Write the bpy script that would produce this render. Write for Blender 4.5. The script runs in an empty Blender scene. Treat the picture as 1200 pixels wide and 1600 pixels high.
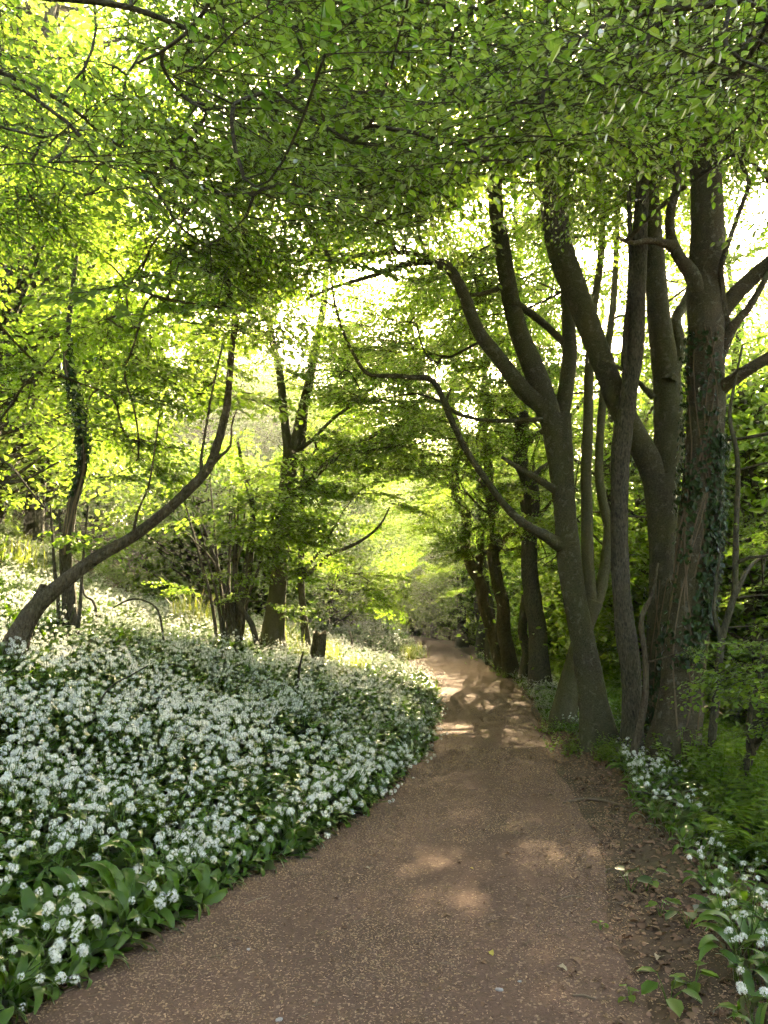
import bpy, math, random
import numpy as np
from mathutils import Vector, Matrix, Quaternion

# ------------------------------------------------------------------ camera, sky, sun, exposure
scene = bpy.context.scene
COL = scene.collection
PITCH = math.radians(8.76)
CAM_Z = 1.6
FPX = 1200.0
cam = bpy.data.cameras.new('camera')
cam_o = bpy.data.objects.new('camera', cam)
COL.objects.link(cam_o)
cam.sensor_fit = 'HORIZONTAL'
cam.sensor_width = 36.0
cam.lens = 36.0
cam.clip_start = 0.05
cam.clip_end = 1500
cam_o.location = (0, 0, CAM_Z)
cam_o.rotation_euler = (math.pi / 2 + PITCH, 0, 0)
scene.camera = cam_o

SUN = np.array([0.1267, 0.930, 0.529])
SUN /= np.linalg.norm(SUN)
SUN_EL = math.asin(SUN[2])
SUN_AZ = math.atan2(SUN[0], SUN[1])

world = bpy.data.worlds.new('World')
scene.world = world
world.use_nodes = True
wn = world.node_tree
bg = wn.nodes['Background']
sky = wn.nodes.new('ShaderNodeTexSky')
sky.sky_type = 'NISHITA'
sky.sun_disc = False
sky.sun_elevation = SUN_EL
sky.sun_rotation = SUN_AZ
sky.altitude = 100
sky.air_density = 1.0
sky.dust_density = 5.0
sky.ozone_density = .6
wn.links.new(sky.outputs[0], bg.inputs[0])
bg.inputs[1].default_value = 0.15

sun_l = bpy.data.lights.new('sun', 'SUN')
sun_l.energy = 4.2
sun_l.angle = math.radians(0.53)
sun_l.color = (1.0, 0.90, 0.70)
sun_o = bpy.data.objects.new('sun', sun_l)
COL.objects.link(sun_o)
sun_o.rotation_euler = Vector(-SUN).to_track_quat('-Z', 'Y').to_euler()
sun_o.location = (6, 40, 30)

scene.view_settings.view_transform = 'Standard'
scene.view_settings.look = 'None'
scene.view_settings.gamma = 1.0
scene.view_settings.exposure = 3.4
scene.view_settings.use_curve_mapping = False
scene.view_settings.use_white_balance = True      # the phone balanced for the shade
scene.view_settings.white_balance_temperature = 8200
cy = scene.cycles
cy.use_denoising = True
cy.use_adaptive_sampling = True
cy.adaptive_threshold = .04
cy.adaptive_min_samples = 12
cy.volume_bounces = 0
cy.max_bounces = 7
cy.diffuse_bounces = 4
cy.glossy_bounces = 2
cy.transmission_bounces = 6
cy.transparent_max_bounces = 4
cy.sample_clamp_indirect = 8.0
cy.caustics_reflective = False
cy.caustics_refractive = False
scene.render.film_transparent = False

rng = np.random.default_rng(7)
random.seed(7)

# ------------------------------------------------------------------ maths helpers
CP, SP = math.cos(PITCH), math.sin(PITCH)


def unproj(px, py, D):
    """point at forward distance D seen at photo pixel (1200 x 1600)"""
    u = (px - 600) / FPX
    v = (800 - py) / FPX
    y = CP - v * SP
    z = SP + v * CP
    t = D / y
    return np.array([u * t, D, CAM_Z + z * t])


def proj(p):
    x, y, z = p[0], p[1], p[2] - CAM_Z
    d = y * CP + z * SP
    if d < 0.2:
        return None
    return 600 + FPX * x / d, 800 - FPX * (z * CP - y * SP) / d, d


def vnoise(x, y, seed=0):
    x = np.asarray(x, float)
    y = np.asarray(y, float)
    xi = np.floor(x).astype(np.int64)
    yi = np.floor(y).astype(np.int64)
    xf = x - xi
    yf = y - yi

    def hsh(a, b):
        n = (a * 374761393 + b * 668265263 + seed * 144665) & 0xffffffff
        n = ((n ^ (n >> 13)) * 1274126177) & 0xffffffff
        return ((n ^ (n >> 16)) & 0xffff) / 65535.0
    u = xf * xf * (3 - 2 * xf)
    v = yf * yf * (3 - 2 * yf)
    return (hsh(xi, yi) * (1 - u) + hsh(xi + 1, yi) * u) * (1 - v) + (hsh(xi, yi + 1) * (1 - u) + hsh(xi + 1, yi + 1) * u) * v


def sstep(a, b, x):
    t = np.clip((np.asarray(x, float) - a) / (b - a), 0, 1)
    return t * t * (3 - 2 * t)


# path edges as functions of the forward distance
PY = np.array([-12, -3, 2.0, 3.45, 4.2, 5.0, 6.0, 8.0, 10.0, 12.5, 15.0, 18.0, 20.5, 23, 25.5, 28, 30, 31.5, 33, 36, 40, 45, 50, 56, 62, 70, 80, 95])
PL = np.array([-2.1, -2.1, -1.95, -1.66, -1.40, -1.12, -.70, -.1, .30, .68, .92, 1.12, 1.18, 1.05, .75, .35, .15, .25, 1.35, 1.72, 1.85, 1.95, 1.95, 1.55, 0.3, -3, -9, -20])
PR = np.array([.85, .9, 1.05, 1.12, 1.26, 1.42, 1.62, 1.92, 2.2, 2.55, 2.9, 3.25, 3.5, 3.62, 3.7, 3.78, 3.85, 3.9, 3.95, 4.05, 4.12, 4.2, 4.2, 3.9, 2.9, .2, -5, -15])


def el(y):
    return np.interp(y, PY, PL) + 0.10 * (vnoise(np.asarray(y) * 1.3, 3.3, 5) - .5)


def er(y):
    return np.interp(y, PY, PR) + 0.14 * (vnoise(np.asarray(y) * 1.1, 7.7, 6) - .5)


HB_Y = np.array([-60, 0, 8, 14, 20, 26, 34, 42, 52, 62, 90, 160, 300])
HB_Z = np.array([0, 0, 0, .04, .16, .32, .42, .5, .7, .95, 2.0, 4.0, 8.0])


def height(x, y):
    x = np.asarray(x, float)
    y = np.asarray(y, float)
    b = np.interp(y, HB_Y, HB_Z)
    s = np.maximum(np.interp(y, PY, PL) - x, 0)
    left = 0.30 * (np.sqrt(s * s + .16) - .4) + 0.10 * np.maximum(s - 7, 0) + .12 * np.maximum(s - 16, 0)
    left = np.where(s > 60, 0.30 * 60 + 5.3 + 5.28 + .05 * (s - 60), left)
    left += (vnoise(x * .7, y * .7, 1) - .5) * .16 * sstep(.3, 2, s) + (vnoise(x * .17, y * .17, 2) - .5) * 1.0 * sstep(2, 9, s)
    left += .9 * np.exp(-(((x - .1) / 1.3) ** 2 + ((y - 36.2) / 2.6) ** 2)) * sstep(0, .7, s)
    r = np.maximum(x - np.interp(y, PY, PR), 0)
    rr = np.maximum(r - 1.0, 0)
    right = -0.34 * (np.sqrt(rr * rr + .25) - .5)
    right = np.maximum(right, -7 - .02 * rr) + (vnoise(x * .8, y * .8, 3) - .5) * .12 * sstep(.2, 1.2, r) + .05 * sstep(.0, .5, r) * (1 - sstep(.7, 1.3, r))
    return b + left + right


# ------------------------------------------------------------------ mesh helpers
class MB:
    def __init__(s):
        s.v = []
        s.f4 = []
        s.f3 = []
        s.m4 = []
        s.m3 = []
        s.t = []
        s.n = 0

    def add(s, V, F, mat=0, tint=None):
        V = np.asarray(V, float).reshape(-1, 3)
        F = np.asarray(F, np.int64)
        if len(F):
            if F.shape[1] == 4:
                s.f4.append(F + s.n)
                s.m4.append(np.full(len(F), mat))
            else:
                s.f3.append(F + s.n)
                s.m3.append(np.full(len(F), mat))
        s.v.append(V)
        s.t.append(np.full(len(V), .5) if tint is None else np.asarray(tint, float))
        s.n += len(V)

    def mesh(s, name, mats, smooth=False, tint=False):
        V = np.concatenate(s.v) if s.v else np.zeros((0, 3))
        me = bpy.data.meshes.new(name)
        F4 = np.concatenate(s.f4) if s.f4 else np.zeros((0, 4), int)
        F3 = np.concatenate(s.f3) if s.f3 else np.zeros((0, 3), int)
        n4, n3 = len(F4), len(F3)
        me.vertices.add(len(V))
        me.vertices.foreach_set('co', V.astype(np.float32).ravel())
        me.loops.add(n4 * 4 + n3 * 3)
        me.loops.foreach_set('vertex_index', np.concatenate([F4.ravel(), F3.ravel()]).astype(np.int32))
        me.polygons.add(n4 + n3)
        ls = np.concatenate([np.arange(n4) * 4, n4 * 4 + np.arange(n3) * 3]).astype(np.int32)
        me.polygons.foreach_set('loop_start', ls)
        mi = np.concatenate([np.concatenate(s.m4) if s.m4 else np.zeros(0), np.concatenate(s.m3) if s.m3 else np.zeros(0)]).astype(np.int32)
        me.polygons.foreach_set('material_index', mi)
        me.polygons.foreach_set('use_smooth', np.full(n4 + n3, smooth))
        for m in mats:
            me.materials.append(m)
        if tint:
            a = me.attributes.new('tint', 'FLOAT', 'POINT')
            a.data.foreach_set('value', np.concatenate(s.t).astype(np.float32))
        me.update(calc_edges=True)
        me.validate()
        return me


def obj(name, data, parent=None, loc=(0, 0, 0), **props):
    o = bpy.data.objects.new(name, data)
    COL.objects.link(o)
    o.location = loc
    if parent is not None:
        o.parent = parent
    for k, v in props.items():
        o[k] = v
    return o


def catmull(P, R, step):
    P = np.asarray(P, float)
    R = np.asarray(R, float)
    if len(P) == 2:
        n = max(2, int(np.linalg.norm(P[1] - P[0]) / step) + 1)
        t = np.linspace(0, 1, n)[:, None]
        return P[0] * (1 - t) + P[1] * t, R[0] * (1 - t[:, 0]) + R[1] * t[:, 0]
    Q = np.vstack([2 * P[0] - P[1], P, 2 * P[-1] - P[-2]])
    out, rad = [], []
    for i in range(len(P) - 1):
        p0, p1, p2, p3 = Q[i:i + 4]
        n = max(2, int(np.linalg.norm(p2 - p1) / step) + 1)
        for k in range(n):
            t = k / n
            out.append(.5 * ((2 * p1) + (-p0 + p2) * t + (2 * p0 - 5 * p1 + 4 * p2 - p3) * t * t + (-p0 + 3 * p1 - 3 * p2 + p3) * t ** 3))
            rad.append(R[i] * (1 - t) + R[i + 1] * t)
    out.append(P[-1])
    rad.append(R[-1])
    return np.array(out), np.array(rad)


def tube(mb, P, R, sides=8, mat=0, lump=0.0, seed=0, flare=0.0, cap=True, tint=.5):
    P = np.asarray(P, float)
    R = np.asarray(R, float)
    n = len(P)
    T = np.gradient(P, axis=0)
    T /= np.linalg.norm(T, axis=1)[:, None] + 1e-9
    u = np.cross(T[0], [0.0, 0.0, 1.0])
    if np.linalg.norm(u) < .1:
        u = np.cross(T[0], [1.0, 0, 0])
    u /= np.linalg.norm(u)
    a = np.linspace(0, 2 * np.pi, sides, endpoint=False)
    rings = []
    s = 0.0
    for i in range(n):
        u = u - T[i] * np.dot(u, T[i])
        u /= np.linalg.norm(u) + 1e-9
        w = np.cross(T[i], u)
        if i:
            s += np.linalg.norm(P[i] - P[i - 1])
        r = np.full(sides, R[i])
        if lump:
            k = vnoise(np.cos(a) * 1.2 + 5, np.sin(a) * 1.2 + s * 1.1, seed) * .6 + vnoise(np.cos(a) * 2.6 + 9, np.sin(a) * 2.6 + s * 2.7, seed + 1) * .4
            k = k + .35 * (vnoise(np.cos(a) * 5 + 3, np.sin(a) * 5 + s * 6, seed + 2) - .5)
            r = r * (1 + lump * (k - .5) * 2)
        if flare:
            fl = math.exp(-max(P[i][2] - P[0][2] - .12, 0) / .34)
            lob = .35 + .65 * np.clip(np.cos(a * 5 + seed) * .5 + .5 + .4 * np.cos(a * 3 + seed * 2), 0, 1.4)
            r = r * (1 + flare * fl * lob)
        rings.append(P[i] + np.outer(np.cos(a) * r, u) + np.outer(np.sin(a) * r, w))
    V = np.concatenate(rings)
    i = np.arange(n - 1)[:, None] * sides
    j = np.arange(sides)[None, :]
    jn = (j + 1) % sides
    F = np.stack([i + j, i + jn, i + sides + jn, i + sides + j], -1).reshape(-1, 4)
    mb.add(V, F, mat, np.full(len(V), tint))
    if cap:
        k = (n - 1) * sides
        V2 = np.vstack([V[k:], P[-1] + T[-1] * R[-1] * .3])
        F2 = [[q, (q + 1) % sides, sides] for q in range(sides)]
        mb.add(V2, F2, mat, np.full(len(V2), tint))


def leaf_batch(mb, P, A, N, L, W, mat=0, fold=.12, droop=.12, tint=None, wide=.42):
    """folded four-triangle leaves"""
    A = A / (np.linalg.norm(A, axis=1)[:, None] + 1e-9)
    S = np.cross(N, A)
    S /= np.linalg.norm(S, axis=1)[:, None] + 1e-9
    N = np.cross(A, S)
    L = np.asarray(L)[:, None]
    W = np.asarray(W)[:, None]
    n = len(P)
    V = np.empty((n, 6, 3))
    V[:, 0] = P
    V[:, 1] = P + wide * .75 * L * A + .46 * W * S + fold * W * N
    V[:, 2] = P + (wide + .30) * L * A + .40 * W * S + (fold * W - .04 * L) * N
    V[:, 3] = P + L * A - droop * L * N
    V[:, 4] = P + (wide + .30) * L * A - .40 * W * S + (fold * W - .04 * L) * N
    V[:, 5] = P + wide * .75 * L * A - .46 * W * S + fold * W * N
    b = np.arange(n)[:, None] * 6
    F = np.concatenate([b + np.array([[0, 3, 2, 1]]), b + np.array([[0, 5, 4, 3]])])
    if tint is None:
        tint = rng.random(n)
    mb.add(V.reshape(-1, 3), F, mat, np.repeat(tint, 6))


# ------------------------------------------------------------------ materials
def newmat(name):
    m = bpy.data.materials.new(name)
    m.use_nodes = True
    nt = m.node_tree
    nt.nodes.clear()
    out = nt.nodes.new('ShaderNodeOutputMaterial')
    return m, nt, out


def ramp(nt, src, stops):
    r = nt.nodes.new('ShaderNodeValToRGB')
    while len(r.color_ramp.elements) < len(stops):
        r.color_ramp.elements.new(.5)
    for e, (p, c) in zip(r.color_ramp.elements, stops):
        e.position = p
        e.color = (*c, 1)
    nt.links.new(src, r.inputs[0])
    return r.outputs[0]


def noise(nt, scale, detail=4, rough=.6, vec=None, dist=0):
    n = nt.nodes.new('ShaderNodeTexNoise')
    n.inputs['Scale'].default_value = scale
    n.inputs['Detail'].default_value = detail
    n.inputs['Roughness'].default_value = rough
    n.inputs['Distortion'].default_value = dist
    if vec is not None:
        nt.links.new(vec, n.inputs['Vector'])
    return n.outputs['Fac']


def mixrgb(nt, fac, a, b, mode='MIX'):
    m = nt.nodes.new('ShaderNodeMix')
    m.data_type = 'RGBA'
    m.blend_type = mode
    for s, v in ((m.inputs[0], fac), (m.inputs[6], a), (m.inputs[7], b)):
        if isinstance(v, (int, float)):
            s.default_value = v
        elif isinstance(v, tuple):
            s.default_value = (*v, 1)
        else:
            nt.links.new(v, s)
    return m.outputs[2]


def math_n(nt, op, a, b=None):
    m = nt.nodes.new('ShaderNodeMath')
    m.operation = op
    for s, v in zip(m.inputs, (a, b)):
        if v is None:
            continue
        if isinstance(v, (int, float)):
            s.default_value = v
        else:
            nt.links.new(v, s)
    return m.outputs[0]


def leaf_mat(name, d0, d1, t0, t1, gloss=.06, rough=.4, trans=.55, yellow=None):
    m, nt, out = newmat(name)
    at = nt.nodes.new('ShaderNodeAttribute')
    at.attribute_name = 'tint'
    oi = nt.nodes.new('ShaderNodeObjectInfo')
    mixv = math_n(nt, 'ADD', math_n(nt, 'MULTIPLY', at.outputs['Fac'], .65), math_n(nt, 'MULTIPLY', oi.outputs['Random'], .35))
    dc = mixrgb(nt, mixv, d0, d1)
    tc = mixrgb(nt, mixv, t0, t1)
    df = nt.nodes.new('ShaderNodeBsdfDiffuse')
    nt.links.new(dc, df.inputs[0])
    tr = nt.nodes.new('ShaderNodeBsdfTranslucent')
    nt.links.new(tc, tr.inputs[0])
    mx = nt.nodes.new('ShaderNodeMixShader')
    mx.inputs[0].default_value = trans
    nt.links.new(df.outputs[0], mx.inputs[1])
    nt.links.new(tr.outputs[0], mx.inputs[2])
    gl = nt.nodes.new('ShaderNodeBsdfGlossy')
    gl.inputs['Roughness'].default_value = rough
    gl.inputs['Color'].default_value = (1, 1, 1, 1)
    fr = nt.nodes.new('ShaderNodeFresnel')
    fr.inputs[0].default_value = 1.35
    mg = nt.nodes.new('ShaderNodeMixShader')
    nt.links.new(math_n(nt, 'MULTIPLY', fr.outputs[0], gloss * 10), mg.inputs[0])
    nt.links.new(mx.outputs[0], mg.inputs[1])
    nt.links.new(gl.outputs[0], mg.inputs[2])
    nt.links.new(mg.outputs[0], out.inputs[0])
    return m


def bark_mat(name, c0, c1, moss=.4, lichen=.25, furrow=.0, bump=.5):
    m, nt, out = newmat(name)
    geo = nt.nodes.new('ShaderNodeNewGeometry')
    pos = geo.outputs['Position']

    def mapped(sc):
        mp = nt.nodes.new('ShaderNodeMapping')
        mp.inputs['Scale'].default_value = sc
        nt.links.new(pos, mp.inputs[0])
        return mp.outputs[0]
    body = mapped((1, 1, .22) if furrow else (1, 1, 1.3))
    n1 = noise(nt, 14 if furrow else 6, 6, .7, body, .5)
    n2 = noise(nt, 1.6, 4, .6, pos, .4)
    n3 = noise(nt, 55, 4, .65, mapped((1, 1, .35) if furrow else (1, 1, 2.2)))
    n4 = noise(nt, 13, 3, .6, pos, .6)
    n5 = noise(nt, 2.6, 4, .65, mapped((1.6, 1.6, .35)))
    base = mixrgb(nt, ramp(nt, n1, [(.34, (0, 0, 0)), (.66, (1, 1, 1))]), c0, c1)
    base = mixrgb(nt, math_n(nt, 'MULTIPLY', ramp(nt, n5, [(.45, (0, 0, 0)), (.62, (1, 1, 1))]), .6), base, tuple(x * .3 for x in c0))
    mossm = ramp(nt, n2, [(.52 - moss * .3, (0, 0, 0)), (.70, (1, 1, 1))])
    base = mixrgb(nt, math_n(nt, 'MULTIPLY', mossm, min(.9, moss * 1.5)), base, (.070, .078, .012))
    lic = ramp(nt, n4, [(.57, (0, 0, 0)), (.63, (1, 1, 1))])
    base = mixrgb(nt, math_n(nt, 'MULTIPLY', lic, lichen), base, (.30, .30, .24))
    base = mixrgb(nt, .45, base, ramp(nt, n3, [(.36, (.006, .005, .004)), (.64, (.18, .16, .11))]))
    b = nt.nodes.new('ShaderNodeBsdfPrincipled')
    nt.links.new(base, b.inputs['Base Color'])
    b.inputs['Roughness'].default_value = .88
    b.inputs['Specular IOR Level'].default_value = .2
    bp = nt.nodes.new('ShaderNodeBump')
    bp.inputs['Strength'].default_value = bump
    bp.inputs['Distance'].default_value = .09
    nt.links.new(math_n(nt, 'ADD', n1, math_n(nt, 'MULTIPLY', n3, .6)), bp.inputs['Height'])
    nt.links.new(bp.outputs[0], b.inputs['Normal'])
    nt.links.new(b.outputs[0], out.inputs[0])
    return m


def plain_mat(name, c0, c1, rough=.8, scale=12, bump=.0, trans=0.0, tc=None):
    m, nt, out = newmat(name)
    oi = nt.nodes.new('ShaderNodeObjectInfo')
    at = nt.nodes.new('ShaderNodeAttribute')
    at.attribute_name = 'tint'
    geo = nt.nodes.new('ShaderNodeNewGeometry')
    n1 = noise(nt, scale, 4, .6, geo.outputs['Position'])
    f = math_n(nt, 'ADD', math_n(nt, 'MULTIPLY', n1, .4), math_n(nt, 'ADD', math_n(nt, 'MULTIPLY', oi.outputs['Random'], .45), math_n(nt, 'MULTIPLY', at.outputs['Fac'], .25)))
    c = mixrgb(nt, f, c0, c1)
    b = nt.nodes.new('ShaderNodeBsdfPrincipled')
    nt.links.new(c, b.inputs['Base Color'])
    b.inputs['Roughness'].default_value = rough
    b.inputs['Specular IOR Level'].default_value = .3
    sh = b.outputs[0]
    if trans:
        tr = nt.nodes.new('ShaderNodeBsdfTranslucent')
        if tc:
            tr.inputs[0].default_value = (*tc, 1)
        else:
            nt.links.new(c, tr.inputs[0])
        mx = nt.nodes.new('ShaderNodeMixShader')
        mx.inputs[0].default_value = trans
        nt.links.new(sh, mx.inputs[1])
        nt.links.new(tr.outputs[0], mx.inputs[2])
        sh = mx.outputs[0]
    nt.links.new(sh, out.inputs[0])
    return m


M_BEECH = leaf_mat('beech_leaf', (.05, .10, .016), (.09, .155, .028), (.13, .34, .02), (.47, .62, .08), gloss=.028, rough=.45, trans=.6)
M_HAZEL = leaf_mat('hazel_leaf', (.055, .105, .018), (.09, .16, .03), (.24, .46, .03), (.42, .60, .07), gloss=.03, rough=.5)
M_FAR = leaf_mat('far_leaf', (.05, .10, .02), (.085, .145, .03), (.24, .46, .035), (.42, .58, .07), gloss=.03, rough=.5)
M_IVY = leaf_mat('ivy_leaf', (.015, .04, .012), (.03, .07, .018), (.03, .07, .01), (.06, .12, .015), gloss=.10, rough=.3, trans=.25)
M_GARLIC = leaf_mat('garlic_leaf', (.042, .098, .016), (.080, .15, .024), (.14, .32, .012), (.27, .46, .02), gloss=.07, rough=.33, trans=.4)
M_GRASS = leaf_mat('grass_blade', (.09, .14, .03), (.15, .19, .05), (.28, .38, .04), (.45, .46, .08), gloss=.03, rough=.5)
M_FERN = leaf_mat('fern_frond', (.06, .11, .02), (.09, .15, .03), (.2, .34, .02), (.3, .42, .03), gloss=.02, rough=.5)
M_STALK = leaf_mat('garlic_stalk', (.07, .12, .03), (.1, .16, .04), (.15, .28, .03), (.2, .32, .04), gloss=.03, rough=.4, trans=.3)
M_PETAL = plain_mat('garlic_petal', (.72, .73, .64), (.88, .88, .86), .6, 20, trans=.35, tc=(.82, .84, .78))
M_BARK = bark_mat('beech_bark', (.028, .026, .015), (.080, .073, .045), moss=.65, lichen=.35)
M_BARK_RED = bark_mat('old_beech_bark', (.040, .028, .014), (.100, .068, .034), moss=.35, lichen=.5)
M_BARK_DARK = bark_mat('dark_bark', (.034, .029, .021), (.080, .068, .047), moss=.3, lichen=.15, furrow=1)
M_BARK_HAZEL = bark_mat('hazel_bark', (.075, .052, .028), (.21, .155, .09), moss=.3, lichen=.25, furrow=1, bump=.9)
M_BARK_MOSS = bark_mat('mossy_bark', (.08, .07, .035), (.15, .12, .07), moss=.9, lichen=.1)
M_TWIG = bark_mat('twig_bark', (.04, .034, .025), (.085, .07, .05), moss=.1, lichen=.05)
M_DEADLEAF = plain_mat('dead_leaf', (.075, .038, .020), (.25, .145, .085), .7, 30, trans=.15)
M_CHIP = plain_mat('wood_chip', (.04, .022, .014), (.50, .32, .185), .75, 40)
M_STICK = plain_mat('dead_wood', (.10, .07, .045), (.22, .16, .10), .85, 25)
M_STONE = plain_mat('path_stone', (.22, .2, .18), (.4, .37, .34), .8, 40)
M_YELLOW = plain_mat('yellow_leaf', (.55, .42, .08), (.62, .5, .14), .6, 40, trans=.3)
M_PALE = plain_mat('pale_leaf', (.26, .20, .13), (.40, .32, .21), .7, 40, trans=.2)


def ground_mat():
    m, nt, out = newmat('woodland_soil')
    geo = nt.nodes.new('ShaderNodeNewGeometry')
    pos = geo.outputs['Position']
    n1 = noise(nt, .6, 5, .6, pos)
    n2 = noise(nt, 22, 5, .7, pos)
    c = mixrgb(nt, n2, (.040, .026, .017), (.13, .085, .055))
    g = mixrgb(nt, n2, (.025, .045, .012), (.06, .09, .025))
    c = mixrgb(nt, math_n(nt, 'MULTIPLY', ramp(nt, n1, [(.5, (0, 0, 0)), (.7, (1, 1, 1))]), .45), c, g)
    b = nt.nodes.new('ShaderNodeBsdfPrincipled')
    nt.links.new(c, b.inputs['Base Color'])
    b.inputs['Roughness'].default_value = .95
    b.inputs['Specular IOR Level'].default_value = .1
    bp = nt.nodes.new('ShaderNodeBump')
    bp.inputs['Strength'].default_value = .6
    bp.inputs['Distance'].default_value = .03
    nt.links.new(n2, bp.inputs['Height'])
    nt.links.new(bp.outputs[0], b.inputs['Normal'])
    nt.links.new(b.outputs[0], out.inputs[0])
    return m


def path_mat():
    m, nt, out = newmat('trodden_path')
    geo = nt.nodes.new('ShaderNodeNewGeometry')
    pos = geo.outputs['Position']
    n1 = noise(nt, .9, 5, .6, pos)
    n2 = noise(nt, 70, 4, .7, pos)
    n3 = noise(nt, 9, 5, .65, pos)
    vo = nt.nodes.new('ShaderNodeTexVoronoi')
    vo.inputs['Scale'].default_value = 85
    nt.links.new(pos, vo.inputs['Vector'])
    c = mixrgb(nt, ramp(nt, n2, [(.3, (0, 0, 0)), (.7, (1, 1, 1))]), (.066, .038, .026), (.205, .122, .083))
    c = mixrgb(nt, ramp(nt, n3, [(.35, (0, 0, 0)), (.7, (1, 1, 1))]), c, (.135, .080, .055))
    c = mixrgb(nt, math_n(nt, 'MULTIPLY', ramp(nt, n1, [(.4, (0, 0, 0)), (.68, (1, 1, 1))]), .55), c, (.085, .054, .037))
    sp = ramp(nt, vo.outputs['Color'], [(.80, (0, 0, 0)), (.86, (1, 1, 1))])
    c = mixrgb(nt, math_n(nt, 'MULTIPLY', sp, .55), c, (.40, .27, .17))
    b = nt.nodes.new('ShaderNodeBsdfPrincipled')
    nt.links.new(c, b.inputs['Base Color'])
    b.inputs['Roughness'].default_value = .93
    b.inputs['Specular IOR Level'].default_value = .15
    bp = nt.nodes.new('ShaderNodeBump')
    bp.inputs['Strength'].default_value = .8
    bp.inputs['Distance'].default_value = .012
    nt.links.new(math_n(nt, 'ADD', n2, math_n(nt, 'MULTIPLY', n3, 1.5)), bp.inputs['Height'])
    nt.links.new(bp.outputs[0], b.inputs['Normal'])
    nt.links.new(b.outputs[0], out.inputs[0])
    return m


M_GROUND = ground_mat()
M_PATH = path_mat()


# ------------------------------------------------------------------ ground and path
def lines(near, far, step):
    a = [0.0]
    d = step
    while a[-1] < far:
        if a[-1] > near:
            d *= 1.12
        a.append(a[-1] + d)
    return np.array(a)


xs = np.concatenate([-lines(9, 260, .16)[::-1][:-1], lines(7, 260, .16)])
ys = np.concatenate([-lines(6, 200, .3)[::-1][:-1], lines(46, 420, .18)])
X, Y = np.meshgrid(xs, ys)
Z = height(X, Y)
inp = sstep(0, .25, X - el(Y)) * sstep(0, .25, er(Y) - X)
Z = Z - inp * (.05 + .0022 * np.maximum(Y, 0))
nx, ny = len(xs), len(ys)
mb = MB()
i = np.arange(ny - 1)[:, None] * nx
j = np.arange(nx - 1)[None, :]
F = np.stack([i + j, i + j + 1, i + nx + j + 1, i + nx + j], -1).reshape(-1, 4)
mb.add(np.stack([X, Y, Z], -1).reshape(-1, 3), F)
obj('ground', mb.mesh('ground', [M_GROUND], smooth=True), kind='structure')

py_ = np.concatenate([np.arange(-6, 14, .10), np.arange(14, 40, .2), np.arange(40, 94, .5)])
u_ = np.linspace(0, 1, 29)
E0, E1 = el(py_) - .06, er(py_) + .10
X = E0[:, None] + (E1 - E0)[:, None] * u_[None, :]
Y = np.repeat(py_[:, None], len(u_), 1)
Z = height(X, Y) + .004 + .012 * (vnoise(X * 3, Y * 3, 11) - .5) + .006 * (vnoise(X * 9, Y * 9, 12) - .5)
Z += .018 * np.sin(np.pi * u_)[None, :]
edge = np.minimum(u_, 1 - u_)[None, :] * (E1 - E0)[:, None]
Z -= .08 * (1 - sstep(0, .2, edge))
mb = MB()
nx, ny = len(u_), len(py_)
i = np.arange(ny - 1)[:, None] * nx
j = np.arange(nx - 1)[None, :]
F = np.stack([i + j, i + j + 1, i + nx + j + 1, i + nx + j], -1).reshape(-1, 4)
mb.add(np.stack([X, Y, Z], -1).reshape(-1, 3), F)
obj('path', mb.mesh('path', [M_PATH], smooth=True), kind='structure')


def path_z(x, y):
    e0, e1 = el(y) - .06, er(y) + .10
    u = np.clip((x - e0) / (e1 - e0), 0, 1)
    z = height(x, y) + .004 + .012 * (vnoise(x * 3, y * 3, 11) - .5) + .006 * (vnoise(x * 9, y * 9, 12) - .5) + .018 * np.sin(np.pi * u)
    return z


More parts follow.
